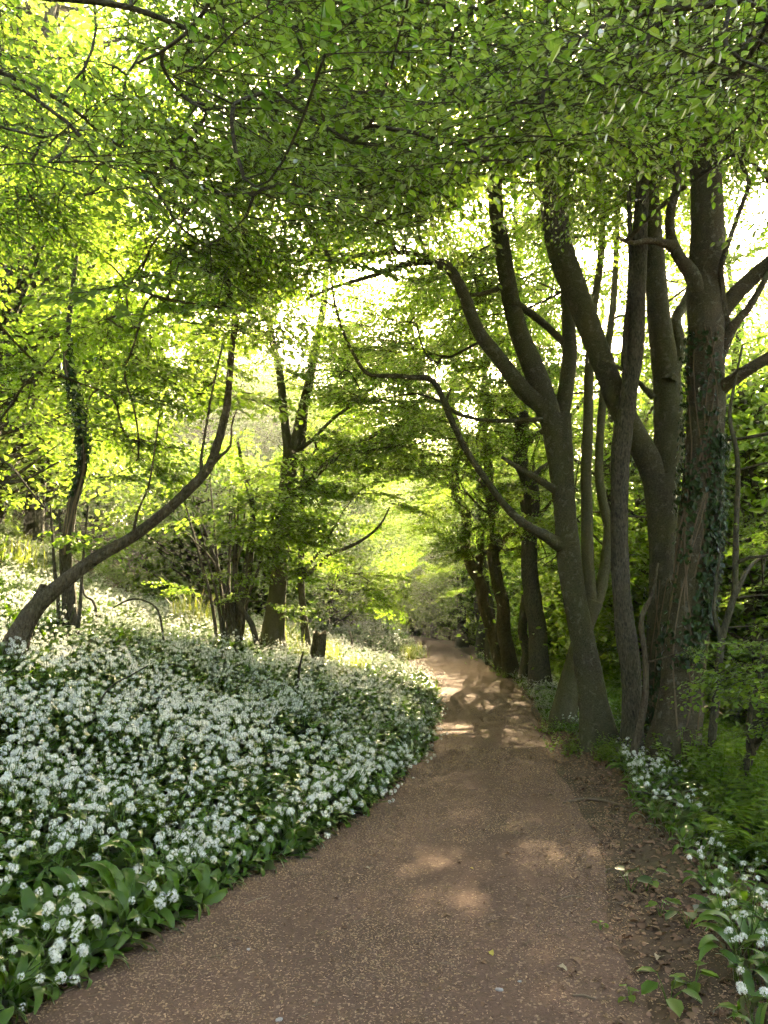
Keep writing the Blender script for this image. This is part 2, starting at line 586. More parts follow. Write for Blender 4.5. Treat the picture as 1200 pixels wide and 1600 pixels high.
# ------------------------------------------------------------------ geometry-node scatter for what nobody could count
def scatter(name, pts, rots, scl, idx, sources, **props):
    """one object: each point shows source mesh idx at rotation and scale"""
    me = bpy.data.meshes.new(name)
    n = len(pts)
    me.vertices.add(n)
    me.vertices.foreach_set('co', np.asarray(pts, np.float32).ravel())
    a = me.attributes.new('rot', 'FLOAT_VECTOR', 'POINT')
    a.data.foreach_set('vector', np.asarray(rots, np.float32).ravel())
    a = me.attributes.new('scl', 'FLOAT', 'POINT')
    a.data.foreach_set('value', np.asarray(scl, np.float32))
    a = me.attributes.new('idx', 'INT', 'POINT')
    a.data.foreach_set('value', np.asarray(idx, np.int32))
    o = obj(name, me, **props)
    nt = bpy.data.node_groups.new(name + '_nodes', 'GeometryNodeTree')
    nt.interface.new_socket('Geometry', in_out='INPUT', socket_type='NodeSocketGeometry')
    nt.interface.new_socket('Geometry', in_out='OUTPUT', socket_type='NodeSocketGeometry')
    gi = nt.nodes.new('NodeGroupInput')
    go = nt.nodes.new('NodeGroupOutput')
    jn = nt.nodes.new('GeometryNodeJoinGeometry')

    def attr(nm, ty):
        x = nt.nodes.new('GeometryNodeInputNamedAttribute')
        x.data_type = ty
        x.inputs[0].default_value = nm
        return x.outputs[0]
    ar, asx, ai = attr('rot', 'FLOAT_VECTOR'), attr('scl', 'FLOAT'), attr('idx', 'INT')
    e2r = nt.nodes.new('FunctionNodeEulerToRotation')
    nt.links.new(ar, e2r.inputs[0])
    for k, src in enumerate(sources):
        so = bpy.data.objects.new(name + '_source', src)
        oi = nt.nodes.new('GeometryNodeObjectInfo')
        oi.inputs[0].default_value = so
        oi.inputs[1].default_value = False
        cmp_ = nt.nodes.new('FunctionNodeCompare')
        cmp_.data_type = 'INT'
        cmp_.operation = 'EQUAL'
        nt.links.new(ai, cmp_.inputs[2])
        cmp_.inputs[3].default_value = k
        ip = nt.nodes.new('GeometryNodeInstanceOnPoints')
        nt.links.new(gi.outputs[0], ip.inputs['Points'])
        nt.links.new(cmp_.outputs[0], ip.inputs['Selection'])
        nt.links.new(oi.outputs['Geometry'], ip.inputs['Instance'])
        nt.links.new(e2r.outputs[0], ip.inputs['Rotation'])
        nt.links.new(asx, ip.inputs['Scale'])
        nt.links.new(ip.outputs[0], jn.inputs[0])
    nt.links.new(jn.outputs[0], go.inputs[0])
    md = o.modifiers.new('scatter', 'NODES')
    md.node_group = nt
    return o


# ------------------------------------------------------------------ leafy boughs shared by the crowns
def dirv(yaw, pitch):
    return np.array([math.cos(yaw) * math.cos(pitch), math.sin(yaw) * math.cos(pitch), math.sin(pitch)])


def make_bough(seed, L=1.7, fans=3, leaf=.066, spacing=.05, wid=.95, lwr=.62, mats=(M_BEECH, M_TWIG), twig_gap=.075, tilt=.33, zspread=.25, twigs=True):
    r = np.random.default_rng(seed)
    mb = MB()
    P, A, N, LL = [], [], [], []
    for f in range(fans):
        Lf = L * r.uniform(.7, 1.0)
        yaw0 = r.normal(0, .32) if f else 0.0
        st = np.array([r.uniform(0, .3) * L if f else 0, r.normal(0, .12) if f else 0, r.uniform(-zspread, zspread) if f else 0])
        rise = r.uniform(-.05, .18)
        nseg = 7
        ax = []
        p = st.copy()
        yaw = yaw0
        for k in range(nseg + 1):
            ax.append(p.copy())
            yaw += r.normal(0, .10)
            pit = rise - .38 * (k / nseg) ** 1.3
            p = p + dirv(yaw, pit) * (Lf / nseg)
        ax = np.array(ax)
        if twigs:
            tube(mb, ax, np.linspace(.008, .002, nseg + 1) * (L / 1.7), 4, 1, cap=False)
        nt_ = int(Lf / twig_gap)
        for k in range(nt_):
            t = (k + .6) / nt_
            q = t * nseg
            ii = min(int(q), nseg - 1)
            b = ax[ii] + (ax[ii + 1] - ax[ii]) * (q - ii)
            d = ax[ii + 1] - ax[ii]
            yb = math.atan2(d[1], d[0])
            side = 1 if k % 2 else -1
            sl = wid * Lf * .5 * (.25 + .75 * math.sin(math.pi * min(1, .18 + .80 * t))) * r.uniform(.6, 1.1)
            ya = yb + side * r.normal(.85, .16)
            pa = r.normal(-.10, .14)
            e = b + dirv(ya, pa) * sl
            if twigs:
                tube(mb, np.array([b, (b + e) / 2 + [0, 0, .02 * sl], e]), [.004 * L / 1.7, .003 * L / 1.7, .0014], 3, 1, cap=False)
            nl = max(1, int(sl / spacing))
            for m in range(nl):
                tt = (m + .5 + r.uniform(-.3, .3)) / nl
                c = b + (e - b) * tt + [0, 0, .02 * sl * math.sin(math.pi * tt)]
                s2 = 1 if m % 2 else -1
                P.append(c)
                A.append(dirv(ya + s2 * r.normal(.75, .25) * (1 - .6 * (m == nl - 1)), r.normal(-.28, .25)))
                N.append([r.normal(0, tilt), r.normal(0, tilt), 1])
                LL.append(leaf * r.uniform(.45, 1.2))
    P, A, N, LL = map(np.array, (P, A, N, LL))
    leaf_batch(mb, P, A, N, LL, LL * lwr * r.uniform(.85, 1.15, len(LL)), 0, tint=r.random(len(LL)))
    return mb.mesh('leafy_bough', list(mats), tint=True)


B_NEAR = [make_bough(10 + k, L=1.15, fans=2, leaf=.064, spacing=.056, tilt=.45, wid=.95, zspread=.12) for k in range(5)]
B_MID = [make_bough(30 + k, L=2.0, fans=3, leaf=.080, tilt=.5, spacing=.058, wid=1.0, zspread=.35) for k in range(5)]
B_HAZEL = [make_bough(50 + k, L=1.3, fans=3, leaf=.085, spacing=.075, wid=1.0, lwr=.82, mats=(M_HAZEL, M_TWIG), tilt=.4, zspread=.3) for k in range(4)]
B_FAR = [make_bough(70 + k, L=3.4, fans=6, leaf=.135, spacing=.11, wid=.95, mats=(M_FAR, M_TWIG), twig_gap=.15, tilt=.4, zspread=.7, twigs=False) for k in range(4)]

# ------------------------------------------------------------------ where foliage may hang
GAPS = [  # sky seen between the crowns: px, py, rx, ry, chance of leaving a bough out
    (605, 440, 42, 34, .85), (560, 470, 36, 30, .6), (425, 600, 30, 55, .6), (455, 545, 28, 45, .6), (470, 620, 20, 50, .5),
    (752, 343, 20, 24, 1.0), (735, 295, 22, 18, .6), (650, 260, 24, 18, .5), (390, 330, 34, 24, .5), (310, 360, 24, 20, .5),
    (1190, 380, 40, 80, .6), (1185, 660, 40, 60, .6), (85, 60, 60, 50, .5), (615, 520, 40, 40, .45), (570, 640, 36, 50, .35)]
LOW_X = [0, 150, 300, 450, 560, 640, 720, 800, 880, 960, 1060, 1130, 1200]
LOW_Y = [500, 510, 510, 505, 480, 425, 380, 290, 330, 350, 270, 280, 330]
# places where the sun reaches the ground: x, y, rx, ry, chance of leaving a bough out
LIT = [(-5.2, 9.0, 2.0, 2.0, .93), (-6.5, 13, 3.0, 3.0, .9), (-3.8, 15.5, 2.4, 3.0, .9), (-2.2, 19, 2.2, 2.5, .85), (-9, 18, 4, 4, .8),
       (1.6, 13.2, .5, .5, .9), (2.1, 14.2, .45, .6, .9), (2.5, 16.5, .5, .6, .85), (1.2, 30, 1.3, .9, .95), (2.6, 26, .6, .8, .8),
       (4.6, 19, .9, 2.5, .85), (8, 16, 3, 5, .7), (10, 26, 4, 6, .6), (.5, 36, 2, 2, .5), (0.4, 15.5, .6, 2, .5), (5.3, 26, 1.0, 3, .8), (-.3, 24, 1.2, 2.5, .8), (-1.8, 25, 1.5, 2, .8)]


def allowed(C, D, hide_low=True, lit=True, r=None, gaps=True):
    """C: bough points to test"""
    r = r or random
    for p in C:
        q = proj(p)
        if q and -60 < q[0] < 1260 and -60 < q[1] < 1660:
            if hide_low:
                lim = np.interp(q[0], LOW_X, LOW_Y)
                if q[2] < 9.2 and q[1] > lim:
                    return False
                if q[2] < 13.5 and 830 < q[0] < 1140 and q[1] > lim:
                    return False
                if q[2] < 24 and q[1] > 890 and q[0] < 880:
                    return False
            if gaps:
                for gx, gy, rx, ry, ch in GAPS:
                    if ((q[0] - gx) / rx) ** 2 + ((q[1] - gy) / ry) ** 2 < 1 and r.random() < ch:
                        return False
        elif q and q[1] <= -60 and False:
            return False
    for p in C:          # the sun itself peeps through beside the leaning limb
        v = np.asarray(p) - [0, 0, CAM_Z]
        a = float(np.dot(v, SUN))
        if a > 0 and np.linalg.norm(v - SUN * a) < (.13 if a < 8 else .32):
            return False
    if lit:
        p = C[len(C) // 2]
        t = (p[2] - 1.0) / SUN[2]
        for _ in range(3):
            g = p - SUN * t
            t = (p[2] - float(height(g[0], g[1])) - .25) / SUN[2]
        g = p - SUN * t
        for lx, ly, rx, ry, ch in LIT:
            if ((g[0] - lx) / rx) ** 2 + ((g[1] - ly) / ry) ** 2 < 1 and r.random() < ch:
                return False
    return True


# ------------------------------------------------------------------ trees
def pxline(D, pts):
    """photo outline (px, py, width) at distance D -> points, radii; D may be a pair (first, last)"""
    P, R = [], []
    n = len(pts)
    for k, (x, y, w) in enumerate(pts):
        d = D if not isinstance(D, tuple) else D[0] + (D[1] - D[0]) * k / max(1, n - 1)
        p = unproj(x, y, d)
        P.append(p)
        R.append(.5 * w * proj(p)[2] / FPX)
    return np.array(P), np.array(R)


ALLB = []
DENS, FULL = .62, 1.0     # how closely the crowns are hung with boughs


class Tree:
    def __init__(s, name, label, cat, bark, group=None, seed=0):
        s.name, s.label, s.cat, s.bark, s.group = name, label, cat, bark, group
        s.parts = []      # (part name, P, R, sides, lump, flare)
        s.nodes = []
        s.seed = seed
        s.r = np.random.default_rng(1000 + seed)
        s.boughs = []     # (base, yaw, pitch, scale, mesh)
        s.extra = []
        s.base = None
        s.maxr = .013 if bark is M_BARK_HAZEL or bark is M_BARK_DARK else .035

    def limb(s, part, P, R, sides=10, lump=.10, flare=0, step=.12, wob=.0):
        P, R = catmull(P, R, step)
        if wob:
            k = np.arange(len(P)) * step
            P = P + np.stack([vnoise(k * 1.3, 1.0, s.seed) - .5, vnoise(k * 1.3, 9.0, s.seed + 3) - .5, vnoise(k * 1.3, 5.0, s.seed + 5) - .5], -1) * wob * sstep(0, .6, k)[:, None]
        if s.base is None:
            x, y = P[0][0], P[0][1]
            s.base = np.array([x, y, float(height(x, y))])
            if P[0][2] > s.base[2] - .15:
                P = np.vstack([[x - (P[1][0] - x) * .2, y, s.base[2] - .25], P])
                R = np.concatenate([[R[0] * 1.04], R])
        if part == 'branch' and R[0] < .10:
            R = R * (1 + .45 * np.exp(-np.arange(len(R)) * step / .16))
        s.parts.append((part, P, R, sides, lump, flare))
        for k in range(0, len(P), 2):
            s.nodes.append((P[k], R[k]))
        return P

    def boughs_in(s, c, rad, n, meshes, scale=(.8, 1.2), L=1.7, low=True, lit=True, zmin=None, tries=4, gaps=True, p_full=False):
        c = np.array(c, float)
        rad = np.array(rad, float)
        axis = c[:2]
        cnt = 0
        for _ in range(n * tries):
            if cnt >= n * (FULL if p_full else DENS):
                break
            d = s.r.normal(size=3)
            d /= np.linalg.norm(d)
            p = c + d * rad * s.r.random() ** .38
            out = p[:2] - s.base[:2] * .3 - axis * .7
            yaw = math.atan2(out[1], out[0]) + s.r.normal(0, .55)
            sc = s.r.uniform(*scale)
            e = p + dirv(yaw, -.1) * L * sc
            m = (p + e) / 2
            if zmin is not None and p[2] < zmin:
                continue
            if p[2] < float(height(p[0], p[1])) + .5:
                continue
            if not allowed([p, m, e], p[1], low, lit, s.r, gaps):
                continue
            ALLB.append((m, .62 * L * sc))
            s.boughs.append((p, yaw, s.r.normal(-.05, .16), s.r.normal(0, .22), sc, meshes[s.r.integers(len(meshes))]))
            cnt += 1

    def close_holes(s, xr, yr, zr, meshes, L=1.9):
        """hang boughs where the sun would otherwise reach the shaded part of the path and bed"""
        for y in np.arange(yr[0], yr[1], .55):
            for x in np.arange(xr[0], xr[1], .55):
                if any(((x - a) / b) ** 2 + ((y - c) / d) ** 2 < 1 for a, c, b, d, e in LIT):
                    continue
                g = np.array([x, y, float(height(x, y)) + .1])
                B = np.array([q[0] for q in ALLB]) - g
                al = B @ SUN
                dd = np.linalg.norm(B - al[:, None] * SUN, axis=1)
                k = np.sum((al > 0) & (dd < np.array([q[1] for q in ALLB]) * .55))
                if k >= 6:
                    continue
                for _ in range(22):
                    z = s.r.uniform(*zr)
                    m = g + SUN * ((z - g[2]) / SUN[2]) + s.r.normal(0, .15, 3)
                    if abs(m[0] - s.base[0]) > 7 or m[1] < 8:
                        continue
                    yaw = math.atan2(m[1] - s.base[1], m[0] - s.base[0]) + s.r.normal(0, .4)
                    sc = s.r.uniform(.85, 1.15)
                    p = m - dirv(yaw, -.1) * L * sc * .5
                    if not allowed([p, m, 2 * m - p], p[1], True, False, s.r, True):
                        continue
                    ALLB.append((m, .62 * L * sc))
                    s.boughs.append((p, yaw, s.r.normal(-.05, .16), s.r.normal(0, .22), sc, meshes[s.r.integers(len(meshes))]))
                    break

    def build(s):
        root = bpy.data.objects.new(s.name, None)
        COL.objects.link(root)
        root.location = s.base
        root['label'] = s.label
        root['category'] = s.cat
        if s.group:
            root['group'] = s.group
        for k, (part, P, R, sides, lump, flare) in enumerate(s.parts):
            mb = MB()
            tube(mb, P - s.base, R, sides, 0, lump, s.seed * 13 + k, flare)
            obj(part, mb.mesh(part, [s.bark], smooth=True), root)
        # connect boughs to the limbs, branching like a tree
        if s.boughs:
            NP = [p for p, r in s.nodes]
            NR = [r for p, r in s.nodes]
            par = [-1] * len(NP)
            n0 = len(NP)
            sk = np.array(NP)
            dist = [np.min(np.linalg.norm(sk - b[0], axis=1)) for b in s.boughs]
            runs = []
            for bi in np.argsort(dist):
                B = s.boughs[bi][0]
                A = np.array(NP)
                dd = np.linalg.norm(A - B, axis=1) + .5 * np.maximum(A[:, 2] - B[2], 0) + .35 * np.maximum(np.linalg.norm(A[:, :2] - s.base[:2], axis=1) - np.linalg.norm(B[:2] - s.base[:2]), 0)
                k = int(np.argmin(dd))
                K = A[k]
                ln = np.linalg.norm(B - K)
                nn = max(3, min(12, int(ln / .22)))
                prev = k
                run = [k]
                pd = A[k] - A[par[k]] if par[k] >= 0 else (B - K) * [1, 1, .5] + [0, 0, .3 * ln]
                pd = pd / (np.linalg.norm(pd) + 1e-6)
                mid = K + pd * ln * .22 + (B - K) * .30 + s.r.normal(0, .05, 3) * ln
                for q in range(1, nn + 1):
                    t = q / nn
                    p = K * (1 - t) ** 2 + 2 * mid * t * (1 - t) + B * t * t
                    NP.append(p)
                    NR.append(0)
                    par.append(prev)
                    prev = len(NP) - 1
                    run.append(prev)
                runs.append(run)
            cntd = np.zeros(len(NP))
            for run in runs:
                cntd[run[-1]] += 1
            for k in range(len(NP) - 1, n0 - 1, -1):
                cntd[par[k]] += cntd[k]
            mb = MB()
            for run in runs:
                P = np.array([NP[k] for k in run]) - s.base
                c = np.array([cntd[k] for k in run[1:]])
                R = .0060 + .0058 * np.sqrt(np.maximum(c - 1, 0))
                R = np.minimum(R, s.maxr)
                R = np.concatenate([[R[0] * 1.15], R])
                tube(mb, P, R, 5 if R[0] > .012 else 4, 0, cap=False)
            crown = obj('crown', mb.mesh('crown_twigs', [M_TWIG if s.bark is not M_BARK_HAZEL else M_BARK_HAZEL], smooth=True), root)
            for p, yaw, pit, roll, sc, me in s.boughs:
                o = bpy.data.objects.new('foliage', me)
                COL.objects.link(o)
                o.parent = crown
                o.location = p - s.base
                o.rotation_euler = (roll, -pit, yaw)
                o.scale = (sc, sc, sc)
        for nm, me in s.extra:
            obj(nm, me, root)
        s.root = root
        return root


def ivy_on(P, R, n, seed, z0, z1, size=.055, side=None, facing=(-.3, -1)):
    """ivy leaves hugging a stem between two heights, mostly on the side that faces the light"""
    r = np.random.default_rng(seed)
    mb = MB()
    pos, A, N, L = [], [], [], []
    zs = P[:, 2]
    fa = math.atan2(facing[1], facing[0])
    for _ in range(n):
        z = z0 + (z1 - z0) * r.random()
        k = int(np.argmin(np.abs(zs - z)))
        a = r.normal(fa, .75) if side is None else r.normal(side, .9)
        cl = vnoise(a * 1.6 + 10, z * 1.5, seed) + .3 * (1 - abs((z - z0) / (z1 - z0) * 2 - 1))
        if cl < .55:
            continue
        nrm = np.array([math.cos(a), math.sin(a), 0])
        rr = R[k] * 1.06 + r.uniform(.01, .07)
        pos.append(P[k] + nrm * rr + [0, 0, z - zs[k]])
        N.append(nrm + r.normal(0, .35, 3) + [0, 0, .35])
        A.append(np.array([r.normal(0, .5), r.normal(0, .5), -1]))
        L.append(size * r.uniform(.6, 1.25))
    pos, A, N, L = map(np.array, (pos, A, N, L))
    leaf_batch(mb, pos, A, N, L, L * .9, 0, tint=r.random(len(L)), wide=.30)
    for k in range(5):   # climbing stems
        a = fa + r.normal(0, .7)
        pts = []
        for z in np.linspace(z0 - .8, z1, 14):
            q = int(np.argmin(np.abs(zs - z)))
            aa = a + .5 * math.sin(z * 1.7 + k)
            pts.append(P[q] + np.array([math.cos(aa), math.sin(aa), 0]) * R[q] * 1.05 + [0, 0, z - zs[q]])
        tube(mb, np.array(pts), np.linspace(.012, .006, 14), 5, 1)
    return mb



GB = 'beeches lining the path on its lower side'
# T1: forked beech leaning over the path
t = Tree('beech_tree', 'forked beech leaning over the path, foremost trunk of the right-hand clump', 'tree', M_BARK, GB, 1)
P, R = pxline(10.4, [(941, 1172, 58), (931, 1110, 46), (919, 1042, 41), (902, 958, 36), (890, 875, 36), (882, 792, 36), (879, 750, 37), (872, 690, 42), (868, 650, 44)])
t.limb('trunk', P, R, 28, .13, .6)
P, R = pxline((10.4, 10.2), [(872, 690, 30), (855, 640, 38), (835, 580, 34), (810, 515, 29), (795, 450, 27), (783, 375, 25), (774, 320, 23), (776, 210, 21), (788, 100, 20), (776, 0, 17), (770, -150, 13), (765, -330, 6)])
t.limb('branch', P, R, 12, .07)
P, R = pxline((10.4, 9.6), [(868, 670, 22), (845, 632, 27), (820, 608, 27), (785, 565, 24), (750, 520, 21), (727, 470, 19), (705, 432, 17), (687, 413, 14), (646, 411, 11), (617, 419, 9), (570, 434, 7), (529, 448, 5), (480, 470, 3)])
t.limb('branch', P, R, 10, .07, wob=.06)
P, R = pxline((9.8, 9.0), [(690, 415, 10), (650, 395, 8), (600, 393, 7), (555, 398, 6), (500, 420, 4)])
t.limb('branch', P, R, 8, .06, wob=.1)
P, R = pxline((10.4, 11.5), [(874, 670, 26), (884, 610, 24), (890, 550, 23), (888, 500, 21), (884, 420, 20), (880, 330, 18), (888, 200, 16), (880, 50, 14), (885, -150, 8)])
t.limb('branch', P, R, 10, .06)
P, R = pxline((10.4, 9.3), [(886, 862, 14), (868, 848, 20), (850, 834, 17), (825, 819, 14), (792, 792, 12), (765, 757, 11), (730, 705, 10.5), (700, 655, 10), (675, 597, 9), (640, 590, 8), (600, 587, 6.5), (570, 583, 6), (547, 540, 5), (526, 481, 4), (517, 434, 3), (520, 400, 2)])
t.limb('branch', P, R, 10, .08, wob=.06)
P, R = pxline((10.4, 9.9), [(868, 655, 10), (840, 655, 8), (790, 656, 6.5), (750, 655, 6), (710, 643, 6), (698, 625, 5), (705, 606, 3)])
t.limb('branch', P, R, 8, .08, wob=.06)
P, R = pxline((10.4, 9.9), [(876, 770, 14), (850, 755, 11), (830, 742, 10), (805, 728, 8), (784, 714, 5)])
t.limb('branch', P, R, 8, .08)
P, R = pxline((10.2, 10.8), [(798, 470, 12), (830, 490, 11), (860, 515, 11), (890, 545, 12)])
t.limb('branch', P, R, 8, .06)
P, R = pxline((10.2, 10.0), [(795, 440, 10), (775, 452, 8), (750, 460, 7), (735, 460, 6)])
t.limb('branch', P, R, 8, .06)
t.boughs_in((1.6, 11.5, 8.8), (3.6, 4.0, 2.8), 88, B_MID, zmin=5.4, p_full=True)
t.boughs_in((-0.6, 9.8, 7.2), (2.6, 2.5, 1.6), 45, B_MID, zmin=5.0)
t.boughs_in((0.6, 10.0, 4.9), (1.6, 1.6, 1.1), 12, B_MID, scale=(.5, .8))
t.build()

# T5: twin-stemmed tree behind T1
t = Tree('beech_tree', 'twin-stemmed tree with a slanting foot, behind the foremost leaning beech', 'tree', M_BARK_MOSS, GB, 5)
P, R = pxline(12.6, [(880, 1120, 40), (886, 1090, 34), (897, 1040, 30), (912, 985, 28), (926, 940, 32)])
t.limb('trunk', P, R, 12, .08, .35)
P, R = pxline(12.6, [(924, 950, 20), (921, 905, 19), (918, 860, 19), (917, 792, 18), (916, 740, 17), (919, 660, 16), (920, 600, 15), (925, 500, 13), (940, 380, 11), (940, 200, 8)])
t.limb('branch', P, R, 10, .07)
P, R = pxline((12.6, 13.4), [(928, 950, 20), (940, 915, 19), (948, 860, 16), (950, 820, 15), (940, 775, 14), (936, 720, 13), (944, 600, 12), (960, 450, 10), (965, 300, 7)])
t.limb('branch', P, R, 10, .07)
t.boughs_in((3.6, 14.5, 9.0), (3.6, 3.6, 3.2), 80, B_MID, zmin=5.0, p_full=True)
t.boughs_in((4.8, 14.5, 4.0), (1.6, 1.4, 2.2), 14, B_MID, scale=(.5, .8))
t.build()

# T2: massive forked beech
t = Tree('beech_tree', 'stout beech dividing into two great limbs, behind the ivy-clad trunk', 'tree', M_BARK, GB, 2)
P, R = pxline(9.9, [(1022, 1185, 60), (1026, 1120, 50), (1032, 1042, 44), (1033, 958, 41), (1035, 875, 40), (1034, 800, 46), (1032, 745, 52)])
t.limb('trunk', P, R, 28, .13, .7)
P, R = pxline((9.9, 9.7), [(1032, 790, 34), (1018, 730, 40), (992, 680, 38), (970, 638, 37), (945, 575, 35), (922, 515, 36), (897, 450, 39), (878, 400, 41), (866, 350, 38), (858, 280, 34), (850, 180, 30), (850, 50, 24), (842, -120, 14), (840, -250, 6)])
t.limb('branch', P, R, 14, .06)
P, R = pxline((9.9, 10.3), [(1034, 780, 44), (1044, 700, 47), (1044, 640, 44), (1040, 575, 40), (1030, 500, 35), (1024, 425, 32), (1018, 350, 30), (1014, 250, 26), (1020, 120, 22), (1010, -60, 14), (1006, -200, 6)])
t.limb('branch', P, R, 14, .06)
P, R = pxline((9.9, 10.6), [(1044, 600, 22), (1062, 545, 20), (1056, 500, 17), (1072, 470, 15), (1085, 420, 12), (1095, 300, 8)])
t.limb('branch', P, R, 10, .07)
P, R = pxline((9.9, 9.3), [(1020, 620, 8), (985, 585, 7), (962, 572, 6), (940, 560, 5)])
t.limb('branch', P, R, 7, .06)
Pt, Rt = catmull(*pxline(9.9, [(1022, 1185, 60), (1026, 1120, 50), (1032, 1042, 44), (1033, 958, 41), (1035, 875, 40)]), .05)
t.boughs_in((3.2, 9.2, 9.4), (3.6, 3.4, 2.6), 95, B_MID, zmin=5.4)
t.boughs_in((2.2, 7.6, 6.8), (2.6, 2.0, 1.5), 26, B_MID, scale=(.6, 1.0), zmin=4.8)
base = None
t.build()
mbi = ivy_on(Pt - t.base, Rt, 520, 21, .3, 2.2)
obj('ivy', mbi.mesh('ivy', [M_IVY, M_STICK], tint=True), t.root)

# T3: slender stem
t = Tree('beech_tree', 'slim dark stem rising between the leaning beech and the stout forked one', 'tree', M_BARK_DARK, GB, 3)
P, R = pxline(9.6, [(990, 1185, 36), (988, 1125, 28), (985, 1042, 31), (974, 958, 28), (969, 875, 27), (968, 792, 26), (971, 700, 29), (982, 620, 26), (992, 550, 25), (997, 450, 24), (1001, 350, 22), (1005, 220, 18), (1000, 80, 14), (1006, -100, 8)])
t.limb('trunk', P, R, 16, .14, .7)
P, R = pxline(9.6, [(985, 640, 14), (975, 560, 10), (985, 440, 9), (983, 300, 7)])
t.limb('branch', P, R, 8, .07)
t.boughs_in((4.2, 9.6, 10.5), (2.4, 2.4, 2.2), 35, B_MID, zmin=6)
t.build()

# T4: ivy-clad beech
t = Tree('beech_tree', 'thickest beech trunk on the right, reddish at its foot and draped in ivy', 'tree', M_BARK_RED, GB, 4)
P, R = pxline(9.0, [(1055, 1198, 84), (1059, 1140, 72), (1066, 1083, 64), (1073, 1000, 59), (1082, 917, 57), (1089, 833, 60), (1097, 750, 60), (1100, 700, 56), (1103, 600, 55), (1103, 500, 55), (1103, 435, 53), (1105, 375, 50), (1104, 300, 47), (1100, 200, 42), (1106, 60, 36), (1100, -120, 24), (1098, -300, 10)])
Pt = t.limb('trunk', P, R, 26, .10, .65)
Rt = t.parts[0][2]
P, R = pxline((8.9, 8.5), [(1092, 455, 26), (1078, 424, 24), (1060, 400, 19), (1046, 365, 16), (1047, 325, 14), (1058, 280, 12), (1050, 200, 10), (1030, 120, 7)])
t.limb('branch', P, R, 10, .08, wob=.05)
P, R = pxline((8.7, 8.3), [(1050, 384, 14), (1035, 379, 11), (1012, 376, 10), (990, 380, 8), (965, 372, 5)])
t.limb('branch', P, R, 8, .07)
P, R = pxline((9.0, 8.5), [(1118, 500, 24), (1140, 470, 25), (1175, 435, 24), (1210, 405, 22), (1270, 350, 18), (1330, 260, 12)])
t.limb('branch', P, R, 10, .07)
P, R = pxline((9.0, 8.6), [(1120, 570, 14), (1133, 540, 16), (1147, 508, 15), (1167, 485, 12), (1191, 445, 10), (1225, 380, 7)])
t.limb('branch', P, R, 8, .07)
P, R = pxline((9.0, 8.3), [(1135, 540, 10), (1137, 510, 11), (1132, 485, 10), (1128, 440, 9), (1127, 415, 9), (1145, 360, 8), (1163, 310, 7.5), (1170, 285, 7), (1157, 245, 6), (1182, 215, 6), (1215, 180, 4)])
t.limb('branch', P, R, 8, .07)
P, R = pxline((9.0, 8.2), [(1118, 612, 22), (1136, 600, 20), (1170, 577, 19), (1210, 552, 17), (1280, 500, 13), (1340, 420, 8)])
t.limb('branch', P, R, 10, .07)
t.boughs_in((5.2, 8.6, 8.4), (3.0, 3.0, 2.4), 75, B_MID, zmin=4.6)
t.boughs_in((3.4, 6.9, 5.9), (2.0, 1.4, 1.2), 22, B_NEAR, scale=(.8, 1.3), zmin=4.2, L=1.15)
t.boughs_in((5.0, 8.0, 4.2), (1.6, 1.2, 1.2), 18, B_NEAR, scale=(.7, 1.2), L=1.15)
t.build()
Pi, Ri = Pt - t.base, Rt
mbi = ivy_on(Pi, Ri, 2600, 22, 1.2, 3.9, side=-.75, size=.06)
obj('ivy', mbi.mesh('ivy', [M_IVY, M_STICK], tint=True), t.root)
mbi = ivy_on(Pi, Ri, 700, 23, 3.0, 5.2, side=-2.9, size=.055)
obj('ivy', mbi.mesh('ivy', [M_IVY, M_STICK], tint=True), t.root)

# thin stem at the foot of the clump
t = Tree('hazel_sapling', 'thin crooked pale stem squeezed between two big beech trunks', 'sapling', M_BARK_HAZEL, None, 6)
P, R = pxline(8.9, [(985, 1198, 15), (996, 1150, 12), (1004, 1117, 11), (1009, 1070, 10), (1007, 1020, 9), (1001, 975, 9), (1008, 950, 8), (1020, 925, 5), (1028, 880, 4)])
t.limb('trunk', P, R, 8, .12, .2)
t.boughs_in((3.15, 8.6, 1.35), (.25, .2, .25), 2, B_HAZEL, scale=(.25, .35), low=False, lit=False, L=.4)
t.build()

# right-hand understorey
GU = 'young trees growing on the lower slope at the right edge'
t = Tree('hazel_sapling', 'tall thin sapling with a double bend right of the ivy-clad trunk', 'sapling', M_BARK_DARK, GU, 7)
P, R = pxline(8.6, [(1108, 1215, 17), (1113, 1150, 13), (1119, 1090, 12), (1128, 1000, 11), (1140, 955, 11), (1148, 920, 10), (1150, 833, 9), (1153, 750, 8), (1150, 700, 7), (1140, 650, 6), (1150, 590, 4), (1160, 540, 3)])
t.limb('trunk', P, R, 8, .10, .2)
P, R = pxline(8.6, [(1128, 1000, 8), (1116, 960, 6), (1118, 920, 5), (1126, 860, 3)])
t.limb('branch', P, R, 7, .08)
P, R = pxline((8.6, 8.9), [(1148, 930, 7), (1160, 905, 7), (1172, 885, 6), (1190, 870, 4)])
t.limb('branch', P, R, 7, .08)
P, R = pxline((8.6, 8.3), [(1150, 880, 5), (1170, 872, 5), (1200, 868, 4), (1240, 860, 3)])
t.limb('branch', P, R, 7, .08)
t.boughs_in((4.75, 8.6, 2.5), (.7, .9, 1.2), 22, B_HAZEL, scale=(.4, .75), low=False, lit=False, L=.8)
t.boughs_in((4.9, 8.4, 4.6), (.9, .9, 1.2), 14, B_HAZEL, scale=(.4, .75), low=False, lit=False, L=.8)
t.build()

